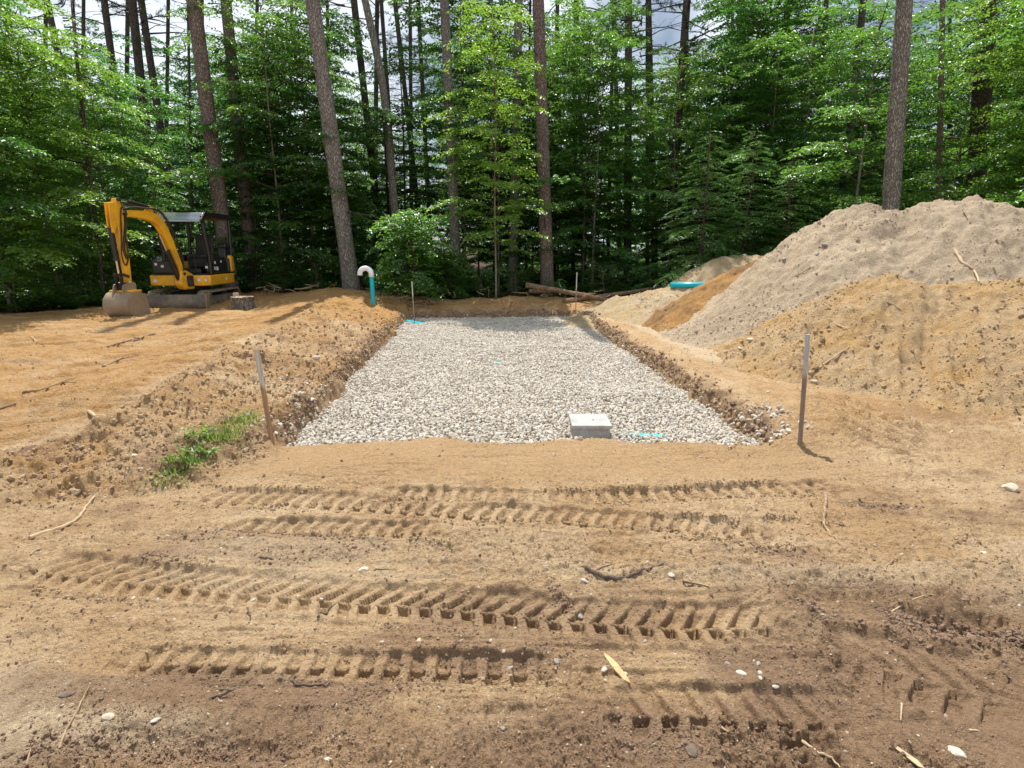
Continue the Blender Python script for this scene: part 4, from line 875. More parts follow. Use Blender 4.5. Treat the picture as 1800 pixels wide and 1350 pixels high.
# canopy
rf = [(-.92, 2.10), (-.90, 2.16), (-.68, 2.335), (.62, 2.335), (.74, 2.28), (.75, 2.20), (.68, 2.20), (.60, 2.27), (-.66, 2.27), (-.88, 2.10)]
prt(MB().prism(rf, lambda a_, b_, t_: Vector((t_, a_, b_)), -.32, .74), 'canopy_roof', 'roof', bevel=.02, smooth=True)
prt(MB().box((.21, .02, 2.235), (1.0, 1.16, .02)), 'canopy_lining', 'roofun')
for sx in (-.335, .755): prt(MB().prism([(-.94, 2.07), (-.93, 2.16), (-.68, 2.35), (.63, 2.35), (.77, 2.29), (.77, 2.17), (.70, 2.17), (.6, 2.24), (-.62, 2.24), (-.86, 2.07)], lambda a_, b_, t_: Vector((t_, a_, b_)), sx - .018, sx + .018), 'canopy_side_rail', 'black', bevel=.008)
for (x1, yb, yt_) in ((-.32, -.72, -.80), (.74, -.66, -.80), (-.32, .60, .66), (.74, .62, .68)):
    prt(MB().tube([(x1, yb, .86), (x1, yb, 1.3), (x1, yt_, 2.0), (x1, yt_, 2.24)], .042, 10), 'canopy_post', 'black', smooth=True)
prt(MB().tube([(-.32, .62, 1.48), (.74, .64, 1.48)], .025, 8), 'cross_bar', 'black')
prt(MB().tube([(.74, -.2, 1.5), (.74, .62, 1.5)], .018, 8), 'cross_bar', 'black')
# boom in its own vertical plane
FX, FY = .22, -1.10; bd_ = Vector((-.24, -.97, 0)).normalized(); lat = Vector((bd_.y, -bd_.x, 0))
def fr(s_, z_, t_): return Vector((FX, FY, 0)) + bd_ * s_ + lat * t_ + Vector((0, 0, z_))
prt(MB().prism([(-.30, .50), (-.30, .86), (-.05, .98), (.10, .96), (.14, .62), (.02, .50)], fr, -.10, .10), 'swing_post', 'yellow', bevel=.03)
prt(MB().box((FX + .0, FY + .15, .70), (.40, .24, .26)), 'boom_bracket', 'blackm', bevel=.03)
def thick(cl, th):
    up, dn = [], []
    for k, (a_, b_) in enumerate(cl):
        p0_, p1_ = cl[max(k - 1, 0)], cl[min(k + 1, len(cl) - 1)]; dx, dz = p1_[0] - p0_[0], p1_[1] - p0_[1]; l_ = math.hypot(dx, dz)
        nx_, nz_ = -dz / l_, dx / l_; up.append((a_ + nx_ * th[k] / 2, b_ + nz_ * th[k] / 2)); dn.append((a_ - nx_ * th[k] / 2, b_ - nz_ * th[k] / 2))
    return up + dn[::-1]
boom = thick([(.0, .86), (.10, 1.18), (.24, 1.56), (.36, 1.86), (.47, 2.04), (.62, 2.15), (.85, 2.20), (1.15, 2.21), (1.46, 2.19)], [.11, .15, .175, .19, .21, .21, .19, .15, .10])
prt(MB().prism(boom, fr, -.075, .075), 'boom', 'yellow', bevel=.012)
stk = [(1.53, 2.50), (1.61, 2.50), (1.67, 2.30), (1.66, 1.95), (1.63, 1.2), (1.61, .66), (1.52, .66), (1.49, 1.2), (1.46, 1.95), (1.46, 2.25)]
sk = prt(MB().prism(stk, fr, -.06, .06), 'stick_arm', 'yellow', bevel=.012)
prt(MB().prism([(1.66, 2.42), (1.80, 2.40), (1.82, 1.80), (1.76, 1.78), (1.68, 1.95)], fr, -.06, -.03), 'cylinder_bracket', 'yellow', sk, bevel=.006)
prt(MB().prism([(1.66, 2.42), (1.80, 2.40), (1.82, 1.80), (1.76, 1.78), (1.68, 1.95)], fr, .03, .06), 'cylinder_bracket', 'yellow', sk, bevel=.006)
for (s_, z_) in ((1.46, 2.19), (1.56, 2.48), (1.56, .70), (.0, .88)): prt(MB().tube([fr(s_, z_, -.11), fr(s_, z_, .11)], .04, 12), 'pin', 'blackm', smooth=True)
def cyl(a_, b_, f, r_, t_=0):
    A, B = fr(*a_, t_), fr(*b_, t_); mid = A.lerp(B, f); o = prt(MB().tube([A, mid], r_, 12), 'hydraulic_cylinder', 'black', smooth=True)
    prt(MB().tube([mid, B], r_ * .5, 10), 'piston_rod', 'chrome', o, smooth=True); prt(MB().tube([mid - (B - A).normalized() * .03, mid + (B - A).normalized() * .015], r_ * 1.18, 12), 'gland', 'blackm', o, smooth=True)
cyl((.72, 2.38), (1.56, 2.50), .62, .045)
cyl((.06, .70), (.50, 1.78), .66, .058, -.0)
cyl((1.80, 1.90), (1.76, .95), .70, .048)
prt(MB().prism([(.62, 2.27), (.82, 2.27), (.74, 2.42), (.68, 2.42)], fr, -.04, .04), 'cylinder_lug', 'yellow')
def smooth_pts(q):
    q = [Vector(p) for p in q]; o_ = []
    for k in range(len(q) - 1):
        a_, b_, c_, d_ = q[max(k - 1, 0)], q[k], q[k + 1], q[min(k + 2, len(q) - 1)]
        for m_ in range(4):
            t_ = m_ / 4; o_.append(.5 * ((2 * b_) + (c_ - a_) * t_ + (2 * a_ - 5 * b_ + 4 * c_ - d_) * t_ * t_ + (-a_ + 3 * b_ - 3 * c_ + d_) * t_ ** 3))
    return o_ + [q[-1]]
def hose(pts, r_=.014, t_=.10): prt(MB().tube(smooth_pts([fr(a_, b_, t_) for a_, b_ in pts]), r_, 6), 'hydraulic_hose', 'blackm', smooth=True)
for t_ in (-.10, .10, -.055):
    hose([(.02, .95), (-.02, 1.2), (.06, 1.55), (.20, 1.92), (.36, 2.18), (.55, 2.33), (.9, 2.35), (1.25, 2.34), (1.42, 2.30), (1.46, 2.15), (1.50, 1.9), (1.62, 1.5), (1.58, 1.25)], .015, t_ * 1.02)
hose([(1.3, 2.33), (1.48, 2.36), (1.56, 2.2), (1.62, 1.8), (1.70, 1.35), (1.64, 1.12), (1.54, 1.3), (1.52, 1.8), (1.42, 2.25)], .013, .085)
hose([(1.3, 2.33), (1.48, 2.36), (1.56, 2.2), (1.62, 1.8), (1.70, 1.35), (1.64, 1.12), (1.54, 1.3), (1.52, 1.8), (1.42, 2.25)], .013, -.085)
for k_ in range(5): prt(MB().tube([(FX - .12 + .05 * k_, FY + .22, .98), (FX - .10 + .05 * k_, FY + .02, 1.10 - .03 * k_), (FX - .06 + .03 * k_, FY - .04, .8), (FX - .1 + .05 * k_, FY + .25, .66)], .016, 6), 'hydraulic_hose', 'blackm', smooth=True)
# linkage and bucket
for t_ in (-.09, .09):
    prt(MB().prism(thick([(1.60, .88), (1.80, .95)], [.06, .05]), fr, t_ - .012, t_ + .012), 'link', 'blackm'); prt(MB().prism(thick([(1.80, .95), (1.78, .60)], [.06, .06]), fr, t_ * .7 - .012, t_ * .7 + .012), 'link', 'blackm')
prt(MB().box(tuple(fr(1.62, .66, 0)), (.22, .26, .20)), 'coupler', 'blackm', bevel=.02)
bo = [(1.36, .50), (1.45, .55), (1.62, .57), (1.80, .53), (1.93, .42), (1.97, .28), (1.93, .14), (1.82, .05), (1.66, .02), (1.48, .03), (1.30, .06)]
bo = [(1.97 - (1.97 - a_) * .76, b_) for a_, b_ in bo]
bi = thick(bo, [.022] * len(bo)); WB = .31
mb = MB().prism(bi, fr, -WB, WB); bk = prt(mb, 'bucket', 'bucket', smooth=True)
for t_ in (-WB - .008, WB + .008):
    prt(MB().prism(bo + [(1.52, .28)], fr, t_ - .012, t_ + .012), 'bucket_side_plate', 'bucket', bk, bevel=.004)
    prt(MB().prism([(1.42, .03), (1.48, .52), (1.55, .53), (1.52, .03)], fr, t_ - .022, t_ + .022), 'side_cutter', 'bucket', bk, bevel=.004)
prt(MB().prism([(1.40, .04), (1.40, .065), (1.60, .03), (1.60, .0)], fr, -WB, WB), 'cutting_edge', 'steel', bk)
prt(MB().prism([(1.54, .57), (1.54, .61), (1.78, .60), (1.78, .565)], fr, -WB * .96, WB * .96), 'bucket_top_plate', 'yellow', bk, bevel=.004)
for t_ in (-.12, .12): prt(MB().prism([(1.50, .54), (1.50, .74), (1.62, .78), (1.82, .72), (1.92, .42), (1.80, .50)], fr, t_ - .014, t_ + .014), 'bucket_ear', 'bucket', bk, bevel=.004)

# ------------------------------------------------------------------ trees
def leaves(Pt, D, N, L, W, fold=.25):
    n = len(Pt); D = D / np.linalg.norm(D, axis=1)[:, None]; S_ = np.cross(D, N); S_ /= np.linalg.norm(S_, axis=1)[:, None] + 1e-9; N = np.cross(S_, D)
    L = L[:, None]; W = W[:, None]
    v0 = Pt; v2 = Pt + D * L - N * L * .10; v1 = Pt + D * L * .45 + S_ * W / 2 + N * W * fold; v3 = Pt + D * L * .45 - S_ * W / 2 + N * W * fold
    V = np.stack([v0, v1, v2, v3], 1).reshape(-1, 3); b = np.arange(n)[:, None] * 4
    Fc = np.concatenate([b + np.array([[0, 1, 2]]), b + np.array([[0, 2, 3]])], 1).reshape(-1, 3)
    return V, Fc
def tube_np(pts, rad_, n=4):
    mb = MB().tube(pts, rad_, n, cap=False); V = np.array([tuple(p) for p in mb.v]); F_ = []
    for q in mb.f: F_ += [(q[0], q[1], q[2]), (q[0], q[2], q[3])]
    return V, np.array(F_)
class Crown:
    def __init__(s): s.V = []; s.F = []; s.M = []; s.r = []; s.n = 0
    def add(s, V, F_, m, r):
        s.V.append(V); s.F.append(F_ + s.n); s.M.append(np.full(len(F_), m)); s.r.append(r); s.n += len(V)
    def mesh(s, name, mats): return mesh_np(name, np.concatenate(s.V), np.concatenate(s.F), mats, midx=np.concatenate(s.M), attrs={'rnd': np.concatenate(s.r)})

def broad_crown(seed, H, Rd, z0, nb, leaf=.085, lm='leaf', dens=1.0, rise=.35, prof_=None):
    r = np.random.default_rng(seed); c = Crown(); Ps, Ds, Ns = [], [], []
    for b in range(nb):
        f = (b + r.uniform(0, 1)) / nb; z = z0 + (H - z0) * f ** .9; az = b * 2.4 + r.normal(0, .35)
        ln = Rd * (prof_(f) if prof_ else (1.05 - .55 * f ** 2) * (.6 + .4 * min(1, f * 4))) * r.choice([.55, .8, 1.0, 1.2, 1.3])
        d0 = np.array([math.cos(az), math.sin(az), 0]); lt = np.array([-d0[1], d0[0], 0]); up = rise + .5 * f ** 2
        base = np.array([0, 0, z - ln * .12]); nS = 7; sS = np.linspace(0, 1, nS); bend = r.normal(0, .12) * ln
        pts = base + d0 * (ln * sS)[:, None] + lt * (bend * sS ** 2)[:, None]; pts[:, 2] += ln * (up * sS - (up * .75 + .1) * sS ** 2)
        V, F_ = tube_np(pts[::2], [.012 + .006 * ln, .008, .005, .003][:len(pts[::2])], 3); c.add(V, F_, 1, np.zeros(len(V)))
        ntw = max(4, int(ln / .13 * dens))
        for k in range(ntw):
            s = .12 + .88 * (k + r.uniform(0, 1)) / ntw; i_ = min(int(s * (nS - 1)), nS - 2); q = s * (nS - 1) - i_; p = pts[i_] * (1 - q) + pts[i_ + 1] * q
            td = pts[i_ + 1] - pts[i_]; td /= np.linalg.norm(td); sg = 1 if k % 2 else -1; a = r.uniform(.6, 1.15) * (1 - .5 * s)
            dd = td * math.cos(a) + lt * sg * math.sin(a) + np.array([0, 0, r.normal(0, .10)]); tl = (.22 + .42 * ln * (1 - s) ** .8) * r.uniform(.7, 1.2)
            nl = max(5, int(tl / .036)); ts = (np.arange(nl) + r.uniform(0, 1, nl)) / nl
            lp = p + dd * (tl * ts)[:, None]; lp[:, 2] -= .18 * tl * ts ** 2; lp += r.normal(0, .014, lp.shape)
            sd = np.cross(dd, [0, 0, 1]); sgn = np.where(np.arange(nl) % 2, 1, -1)[:, None]
            ld = dd * .55 + sd * sgn * .85 + r.normal(0, .28, (nl, 3)); ld[:, 2] -= .12
            nn = np.array([0, 0, 1.0]) + r.normal(0, .38, (nl, 3)); Ps.append(lp); Ds.append(ld); Ns.append(nn)
    Pt, D, N = np.concatenate(Ps), np.concatenate(Ds), np.concatenate(Ns); n = len(Pt)
    L = leaf * r.uniform(.65, 1.2, n); V, F_ = leaves(Pt, D, N, L, L * r.uniform(.48, .62, n)); c.add(V, F_, 0, np.repeat(r.uniform(0, 1, n), 4))
    return c.mesh('crown', [M[lm], M['twig']])
def conifer_crown(seed, H, Rd, z0, nb, mt='needle', tw=.075, wd=.016, droop=.35, dens=1.0, top=.12):
    r = np.random.default_rng(seed); c = Crown(); Ps, Ds, Ns = [], [], []
    for b in range(nb):
        f = (b + r.uniform(0, 1)) / nb; z = z0 + (H - z0) * f; az = b * 2.4 + r.normal(0, .4); ln = Rd * (1 - f * (1 - top)) * r.uniform(.7, 1.15)
        d0 = np.array([math.cos(az), math.sin(az), 0]); lt = np.array([-d0[1], d0[0], 0]); nS = 6; sS = np.linspace(0, 1, nS)
        pts = np.array([0, 0, z]) + d0 * (ln * sS)[:, None]; pts[:, 2] += ln * (.15 * sS - droop * sS ** 2)
        V, F_ = tube_np(pts[::1][::2], [.012 + .004 * ln, .007, .003], 3); c.add(V, F_, 1, np.zeros(len(V)))
        for k in range(int(ln / .085 * dens)):
            s = .15 + .85 * (k + r.uniform(0, 1)) / max(1, int(ln / .085 * dens)); i_ = min(int(s * (nS - 1)), nS - 2); q = s * (nS - 1) - i_; p = pts[i_] * (1 - q) + pts[i_ + 1] * q
            td = pts[i_ + 1] - pts[i_]; td /= np.linalg.norm(td); sg = 1 if k % 2 else -1
            dd = td * .62 + lt * sg * .78; tl = (.12 + .38 * ln * (1 - s)) * r.uniform(.7, 1.2); nl = max(6, int(tl / .016)); ts = (np.arange(nl) + .5) / nl
            lp = p + dd * (tl * ts)[:, None]; lp[:, 2] -= droop * .8 * tl * ts ** 2
            sd = np.cross(dd, [0, 0, 1]); sgn = np.where(np.arange(nl) % 2, 1, -1)[:, None]
            ld = dd * .75 + sd * sgn * .7 + r.normal(0, .16, (nl, 3)); Ps.append(lp); Ds.append(ld); Ns.append(np.array([0, 0, 1.0]) + r.normal(0, .3, (nl, 3)))
    Pt, D, N = np.concatenate(Ps), np.concatenate(Ds), np.concatenate(Ns); n = len(Pt)
    L = tw * r.uniform(.6, 1.2, n); V, F_ = leaves(Pt, D, N, L, np.full(n, wd), .1); c.add(V, F_, 0, np.repeat(r.uniform(0, 1, n), 4))
    return c.mesh('crown', [M[mt], M['twig']])
def pine_crown(seed, H, z0, Rd, nb, tufts=26):
    r = np.random.default_rng(seed); c = Crown(); Ps, Ds, Ns = [], [], []
    for b in range(nb):
        f = (b + r.uniform(0, 1)) / nb; z = z0 + (H - z0) * f; az = b * 2.4 + r.normal(0, .5); ln = Rd * (1 - .7 * f) * r.uniform(.55, 1.2)
        d0 = np.array([math.cos(az), math.sin(az), 0]); lt = np.array([-d0[1], d0[0], 0]); nS = 6; sS = np.linspace(0, 1, nS); bend = r.normal(0, .25) * ln
        pts = np.array([0, 0, z]) + d0 * (ln * sS)[:, None] + lt * (bend * sS ** 2)[:, None]; pts[:, 2] += ln * (r.uniform(0, .35) * sS - .12 * sS ** 2) + r.normal(0, .03, nS) * ln * .5
        V, F_ = tube_np(pts, [.035, .028, .02, .014, .009, .005], 4); c.add(V, F_, 1, np.zeros(len(V)))
        dead = f < .35 and r.random() < .75
        for k in range(4 if dead else 9):
            s = r.uniform(.3, 1); i_ = min(int(s * (nS - 1)), nS - 2); q = s * (nS - 1) - i_; p = pts[i_] * (1 - q) + pts[i_ + 1] * q
            dd = d0 * r.uniform(.3, 1) + lt * r.normal(0, .8) + np.array([0, 0, r.normal(.1, .3)]); dd /= np.linalg.norm(dd); tl = r.uniform(.25, .75) * (1.1 - .4 * s)
            V, F_ = tube_np([p, p + dd * tl * .5, p + dd * tl], [.008, .006, .003], 3); c.add(V, F_, 1, np.zeros(len(V)))
            if dead: continue
            m_ = 34; ts = r.uniform(.25, 1, m_); Ps.append(p + dd * (tl * ts)[:, None]); nd = dd * .7 + r.normal(0, .6, (m_, 3)); nd[:, 2] += .15; Ds.append(nd); Ns.append(r.normal(0, 1, (m_, 3)))
    Pt, D, N = np.concatenate(Ps), np.concatenate(Ds), np.concatenate(Ns); n = len(Pt)
    L = .14 * r.uniform(.7, 1.2, n); V, F_ = leaves(Pt, D, N, L, np.full(n, .016), .1); c.add(V, F_, 0, np.repeat(r.uniform(0, 1, n), 4))
    return c.mesh('crown', [M['pine_needle'], M['bark_dark']])

BR = [broad_crown(11, 8.2, 2.7, .8, 54, .10, dens=1.6), broad_crown(12, 7.4, 2.4, .5, 50, .09, dens=1.6), broad_crown(13, 9.5, 2.8, 1.0, 58, .115, dens=1.5), broad_crown(14, 6.5, 2.2, .4, 44, .08, dens=1.8)]
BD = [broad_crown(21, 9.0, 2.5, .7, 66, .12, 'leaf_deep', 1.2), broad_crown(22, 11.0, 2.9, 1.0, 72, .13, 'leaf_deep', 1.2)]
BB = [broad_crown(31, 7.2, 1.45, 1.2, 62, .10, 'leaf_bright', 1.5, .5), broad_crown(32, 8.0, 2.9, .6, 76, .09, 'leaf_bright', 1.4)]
HK = [conifer_crown(41, 7.5, 1.9, .2, 85), conifer_crown(42, 6.0, 1.7, .15, 75)]
HT = [conifer_crown(43, 3.6, 1.75, .15, 76, 'needle_tip', tw=.085, wd=.02, droop=.3)]
PC = [pine_crown(51, 17, 8.0, 2.6, 40), pine_crown(52, 20, 10.5, 3.0, 44), pine_crown(53, 14, 6.2, 2.3, 36)]

def trunk_mesh(H, r0, r1, lean=(0, 0), crook=.0, seed=0, n=12, rings=22, flare=.25):
    r = np.random.default_rng(seed); pts, rr_ = [], []
    for k in range(rings):
        f = k / (rings - 1); z = -.3 + (H + .3) * f
        pts.append((lean[0] * max(z, 0) + crook * math.sin(f * 9 + seed) * f, lean[1] * max(z, 0) + crook * math.cos(f * 7 + seed) * f, z))
        rr_.append((r0 + (r1 - r0) * f) * (1 + flare * math.exp(-max(z, 0) / .25)) * (1 + r.normal(0, .015)))
    mb = MB().tube(pts, rr_, n); me = bpy.data.meshes.new('trunk'); me.from_pydata([tuple(p) for p in mb.v], [], mb.f); me.polygons.foreach_set('use_smooth', [True] * len(me.polygons)); return me
def stubs(me_pts): pass
LANDED = []
def pine(x1, y1, x2, y2, wpx, Y, bk, label, cr=None, group=None, H=None, crook=0, snags=8, name='pine_tree'):
    """x1,y1 upper and x2,y2 lower photo point of the trunk, wpx its width low down"""
    lo, hi = Vector(P(x2, y2, Y)), Vector(P(x1, y1, Y)); sl_ = (hi.x - lo.x) / (hi.z - lo.z); zg = float(gz(lo.x, Y)[0])
    bx_ = lo.x - sl_ * (lo.z - zg); H = H or (hi.z + 4); r0 = wpx / 1000 * Y * .97 / 2
    e_ = empty(name, (bx_, Y, zg), label, 'tree', group)
    me = trunk_mesh(H, r0 * 1.04, r0 * (.62 if H > 12 else .7), (sl_, 0), crook, seed=int(x1) + 3, n=16 if wpx > 18 else 10, rings=30); me.materials.append(M[bk]); t_ = link('trunk', me, e_)
    rs = random.Random(int(x1 * 7 + Y)); mb = MB()
    for k in range(snags):                     # dead branch stubs
        z = rs.uniform(1.5, H - 1); az = rs.uniform(0, 6.28); ln = rs.choice([.08, .12, .2, .5, 1.1]) * rs.uniform(.7, 1.3); c0 = Vector((sl_ * z, 0, z)); d = Vector((math.cos(az), math.sin(az), rs.uniform(-.2, .4)))
        rr0 = .012 + .01 * min(ln, 1); mb.tube([c0 + d * r0 * .5, c0 + d * (r0 + ln * .6), c0 + d * (r0 + ln) + Vector((0, 0, -.08 * ln))], [rr0, rr0 * .7, rr0 * .3], 5)
    if snags: tag(mb.build('dead_branches', M['bark_dark'], e_), kind='stuff')
    if cr is not None and Y > 21:
        c_ = link('crown', PC[cr % 3], e_); zc = H - (17, 20, 14)[cr % 3]; c_.location = (sl_ * (H * .85), 0, zc); c_.rotation_euler = (0, 0, rs.uniform(0, 6))
    return e_
pine(340, 0, 397, 440, 25, 17.4, 'bark_pink', 'straight pinkish pine trunk right behind the excavator canopy', 0, H=17, snags=16)
pine(397, 0, 441, 470, 20, 18.6, 'bark_pink', 'second pinkish pine trunk, right of the one behind the canopy', 1, H=17, snags=14)
pine(549, 0, 619, 512, 28, 16.9, 'bark_grey', 'thick leaning grey pine trunk beside the vent pipe', 2, H=15, snags=18)
pine(781, 0, 802, 470, 18, 19.5, 'bark_grey', 'tall straight grey trunk rising behind the leafy bush', 0, H=16, snags=10)
pine(912, 0, 902, 480, 17, 20.5, 'bark_grey', 'slim grey trunk just left of the red brown pine at centre', 1, H=16, snags=8)
pine(946, 0, 962, 500, 23, 17.6, 'bark_pink', 'thick red brown pine trunk at the far end near the fallen logs', 2, H=15, snags=10)
pine(1105, 0, 1103, 500, 14, 22, 'bark_dark', 'dark straight trunk above the far right end of the logs', 1, H=18)
pine(1204, 50, 1180, 370, 15, 23, 'bark_dark', 'dark trunk leaning right above the hemlock sapling', 0, H=17)
pine(1590, 0, 1566, 360, 29, 14.3, 'bark_grey', 'thick grey pine trunk standing behind the tallest heap', 2, H=14, snags=12)
pine(1736, 30, 1714, 340, 30, 16.5, 'bark_dark', 'broad dark rough trunk at the right edge behind the heap', 1, H=16)
pine(1657, 0, 1650, 350, 10, 16.0, 'bark_pink', 'slender reddish trunk left of the broad dark one', None, H=12)
pine(1516, 20, 1484, 320, 13, 21, 'bark_dark', 'dark slim trunk left of the thick grey pine behind the heap', 0, H=16)
pine(1385, 0, 1350, 330, 10, 22, 'bark_dark', 'thin dark trunk among leaves above the pale far heap', 1, H=15)
pine(1140, 0, 1146, 260, 11, 26, 'bark_dark', 'thin dark trunk right of the dark straight trunk', 2, H=20)
pine(183, 0, 222, 300, 13, 22, 'bark_dark', 'dark trunk at the left with dead limbs above the bright leaves', 2, H=18, snags=24)
pine(232, 0, 262, 280, 16, 20.5, 'bark_dark', 'thick dark trunk, left one of the close pair', 0, H=17, snags=24)
pine(248, 0, 292, 290, 13, 22, 'bark_dark', 'thick dark trunk, right one of the close pair', 1, H=18, snags=20)
pine(82, 0, 95, 60, 12, 24, 'bark_dark', 'dark trunk in the top left corner against the sky', 2, H=20, snags=24)
pine(127, 0, 152, 330, 7, 17, 'bark_pink', 'very thin reddish trunk between the corner and the dark pair', None, H=11, snags=22)
pine(622, 0, 641, 170, 13, 24, 'bark_dark', 'dark straight trunk right of the leaning grey pine', 0, H=19)
pine(648, 0, 696, 380, 15, 20, 'bark_grey', 'crooked old trunk with pale bare patch behind the bush', None, H=13, crook=.22, snags=14, name='dead_tree')
pine(670, 0, 684, 200, 8, 27, 'bark_dark', 'slim dark trunk just right of the crooked one', 1, H=20)
pine(694, 0, 714, 180, 9, 26, 'bark_dark', 'slim dark trunk farther right of the crooked one', 2, H=20)
pine(735, 0, 742, 140, 8, 29, 'bark_dark', 'slim trunk left of the tall grey trunk behind the bush', 0, H=22)
pine(980, 0, 979, 80, 8, 30, 'bark_dark', 'short visible trunk right of the red brown pine top', 1, H=22)
pine(1011, 0, 1010, 130, 6, 32, 'bark_dark', 'thin far trunk against bright sky right of centre', 2, H=22)
pine(1079, 0, 1075, 170, 7, 28, 'bark_dark', 'thin far trunk close left of the dark straight trunk', 0, H=20)
pine(160, 320, 182, 510, 7, 15.0, 'bark_dark', 'thin shaded trunk left of the excavator arm', None, H=6, snags=5)
pine(330, 0, 336, 300, 5, 19, 'bark_dark', 'wispy dark stem left of the straight pinkish pine', None, H=10)
pine(1450, 60, 1440, 300, 9, 24, 'bark_dark', 'dim trunk deep in the leaves above the tall heap left flank', 2, H=17)
pine(1300, 0, 1296, 300, 9, 25, 'bark_dark', 'dim trunk between the leaning dark one and the heaps', 1, H=18)
# understory
KNOWN = [(70, 'the dark corner trunk'), (240, 'the close dark pair'), (395, 'the straight pinkish pine'), (441, 'the second pinkish pine'), (619, 'the leaning grey pine'), (802, 'the trunk behind the bush'), (902, 'the slim centre trunk'), (962, 'the red brown pine'), (1103, 'the dark straight trunk'), (1180, 'the dark leaning trunk'), (1350, 'the trunk above the pale heap'), (1484, 'the slim trunk above the heap'), (1566, 'the grey pine behind the heap'), (1714, 'the broad right trunk')]
used_labels = {}
def auto_label(kind, px_, Y_):
    nx_, nm = min(KNOWN, key=lambda q: abs(q[0] - px_)); g_ = abs(nx_ - px_); side = 'left of' if px_ < nx_ else 'right of'
    dep = 'first row' if Y_ < 20.6 else 'second row' if Y_ < 24.5 else 'third row' if Y_ < 30 else 'far back'
    gap = 'close' if g_ < 30 else 'a little' if g_ < 60 else 'well' if g_ < 120 else 'far'
    for pre in ('', 'another ', 'a third ', 'a fourth ', 'a fifth '):
        l_ = '%s%s %s, %s %s %s' % (pre, kind, dep, gap, side, nm)
        if g_ < 14: l_ = '%s%s %s, in line with %s' % (pre, kind, dep, nm)
        if l_ not in used_labels: used_labels[l_] = 1; return l_
    return l_
for k in range(26):                           # far back, only slivers show
    px_ = 20 + k * 71 + random.uniform(-20, 20); Y_ = random.uniform(27, 40); g_ = 'far trunks in the forest'
    pine(px_ + random.uniform(-8, 8), 0, px_, 300, random.uniform(5, 9), Y_, 'bark_dark', auto_label('thin dark trunk', px_, Y_), k, group=g_, H=random.uniform(17, 24), snags=4)

def tree(px_, Y_, crown, H, s, label, bark_='bark_young', name='young_tree', group=None, r0=.045, rz=None, lean=0, cat='tree', zs=1.0):
    u = (px_ - 900) / 1000; x = u * Y_ * 1.0 / (CP + .13 * SP); zg = float(surf(x, Y_)[0])
    e_ = empty(name, (x, Y_, zg), label, cat, group, rz=random.uniform(0, 6.28) if rz is None else rz); e_.scale = (s, s, s * zs); e_.rotation_euler.x = lean
    me = TR.get((H, bark_, r0))
    if me is None: me = trunk_mesh(H, r0, .01, (0, 0), .06, int(H * 10), 8, 14, .2); me.materials.append(M[bark_]); TR[(H, bark_, r0)] = me
    link('trunk', me, e_); link('crown', crown, e_); return e_
TR = {}
# hand placed ones that carry the look of the edge
tree(20, 13.6, BB[1], 7.9, 1.0, 'large bright green beech with layered sprays at the left edge', rz=.4)
tree(110, 14.8, BB[1], 7.9, .84, 'bright layered beech left of the excavator arm', rz=2.0)
tree(-90, 12.8, BR[0], 8.1, 1.05, 'leafy beech cut by the left edge', rz=1.0)
tree(215, 16.6, BR[1], 7.3, .85, 'green layered beech behind the excavator bucket', rz=3.1)
tree(300, 18.0, BR[3], 6.4, .95, 'low green sapling behind the excavator canopy')
tree(505, 18.2, BR[0], 8.1, 1.0, 'dense green maple left of the thick leaning pine', rz=.9)
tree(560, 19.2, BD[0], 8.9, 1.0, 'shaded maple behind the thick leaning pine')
tree(872, 16.3, BB[0], 7.1, 1.02, 'slender pale stemmed sapling with yellow green leaves at the centre', r0=.028, rz=.3, name='sapling', cat='sapling')
tree(1290, 21.0, BR[2], 9.4, 1.0, 'tall leafy beech above the pale far heap', rz=1.2)
tree(1380, 18.4, BR[0], 8.1, .95, 'dense beech spreading over the orange soil tongue', rz=2.6)
tree(1170, 20.2, BR[1], 7.3, 1.0, 'green beech with layered sprays behind the hemlock saplings')
tree(1480, 16.2, BR[3], 6.4, 1.15, 'leafy sapling behind the peak of the tallest heap')
tree(1640, 16.5, BR[1], 7.3, 1.05, 'beech between the two right hand trunks', rz=.2)
tree(1790, 14.0, BB[1], 7.9, .95, 'yellow green beech hanging into the top right corner', rz=4.0)
tree(1880, 13.0, BR[0], 8.1, 1.0, 'leafy beech cut by the right edge')
tree(1040, 19.5, BR[0], 8.1, .95, 'green maple behind the fallen logs', rz=2.2)
tree(1225, 16.0, HT[0], 3.5, 1.1, 'fresh green hemlock sapling beside the pale far heap', 'bark_dark', 'hemlock_sapling', cat='hemlock', rz=.5)
tree(1300, 16.2, HT[0], 3.5, 1.15, 'feathery hemlock sapling behind the teal pipe', 'bark_dark', 'hemlock_sapling', cat='hemlock', rz=2.5)
tree(1368, 15.8, HT[0], 3.5, .95, 'small hemlock sapling over the orange soil tongue', 'bark_dark', 'hemlock_sapling', cat='hemlock', rz=4.5)
tree(500, 17.6, HT[0], 3.5, .55, 'small fir seedling left of the thick leaning pine', 'bark_dark', 'hemlock_sapling', cat='hemlock', rz=1.5)
tree(720, 21.0, HK[0], 7.4, 1.15, 'dark hemlock behind the leafy bush', 'bark_dark', 'hemlock_tree', cat='hemlock')
tree(690, 23.0, HK[1], 5.9, 1.5, 'tall dark hemlock behind the crooked trunk', 'bark_dark', 'hemlock_tree', cat='hemlock')
tree(1530, 20.0, HK[0], 7.4, 1.2, 'dark hemlock behind the thick grey pine at right', 'bark_dark', 'hemlock_tree', cat='hemlock')
tree(1005, 23.0, HK[0], 7.4, 1.1, 'dark hemlock behind the red brown pine', 'bark_dark', 'hemlock_tree', cat='hemlock')
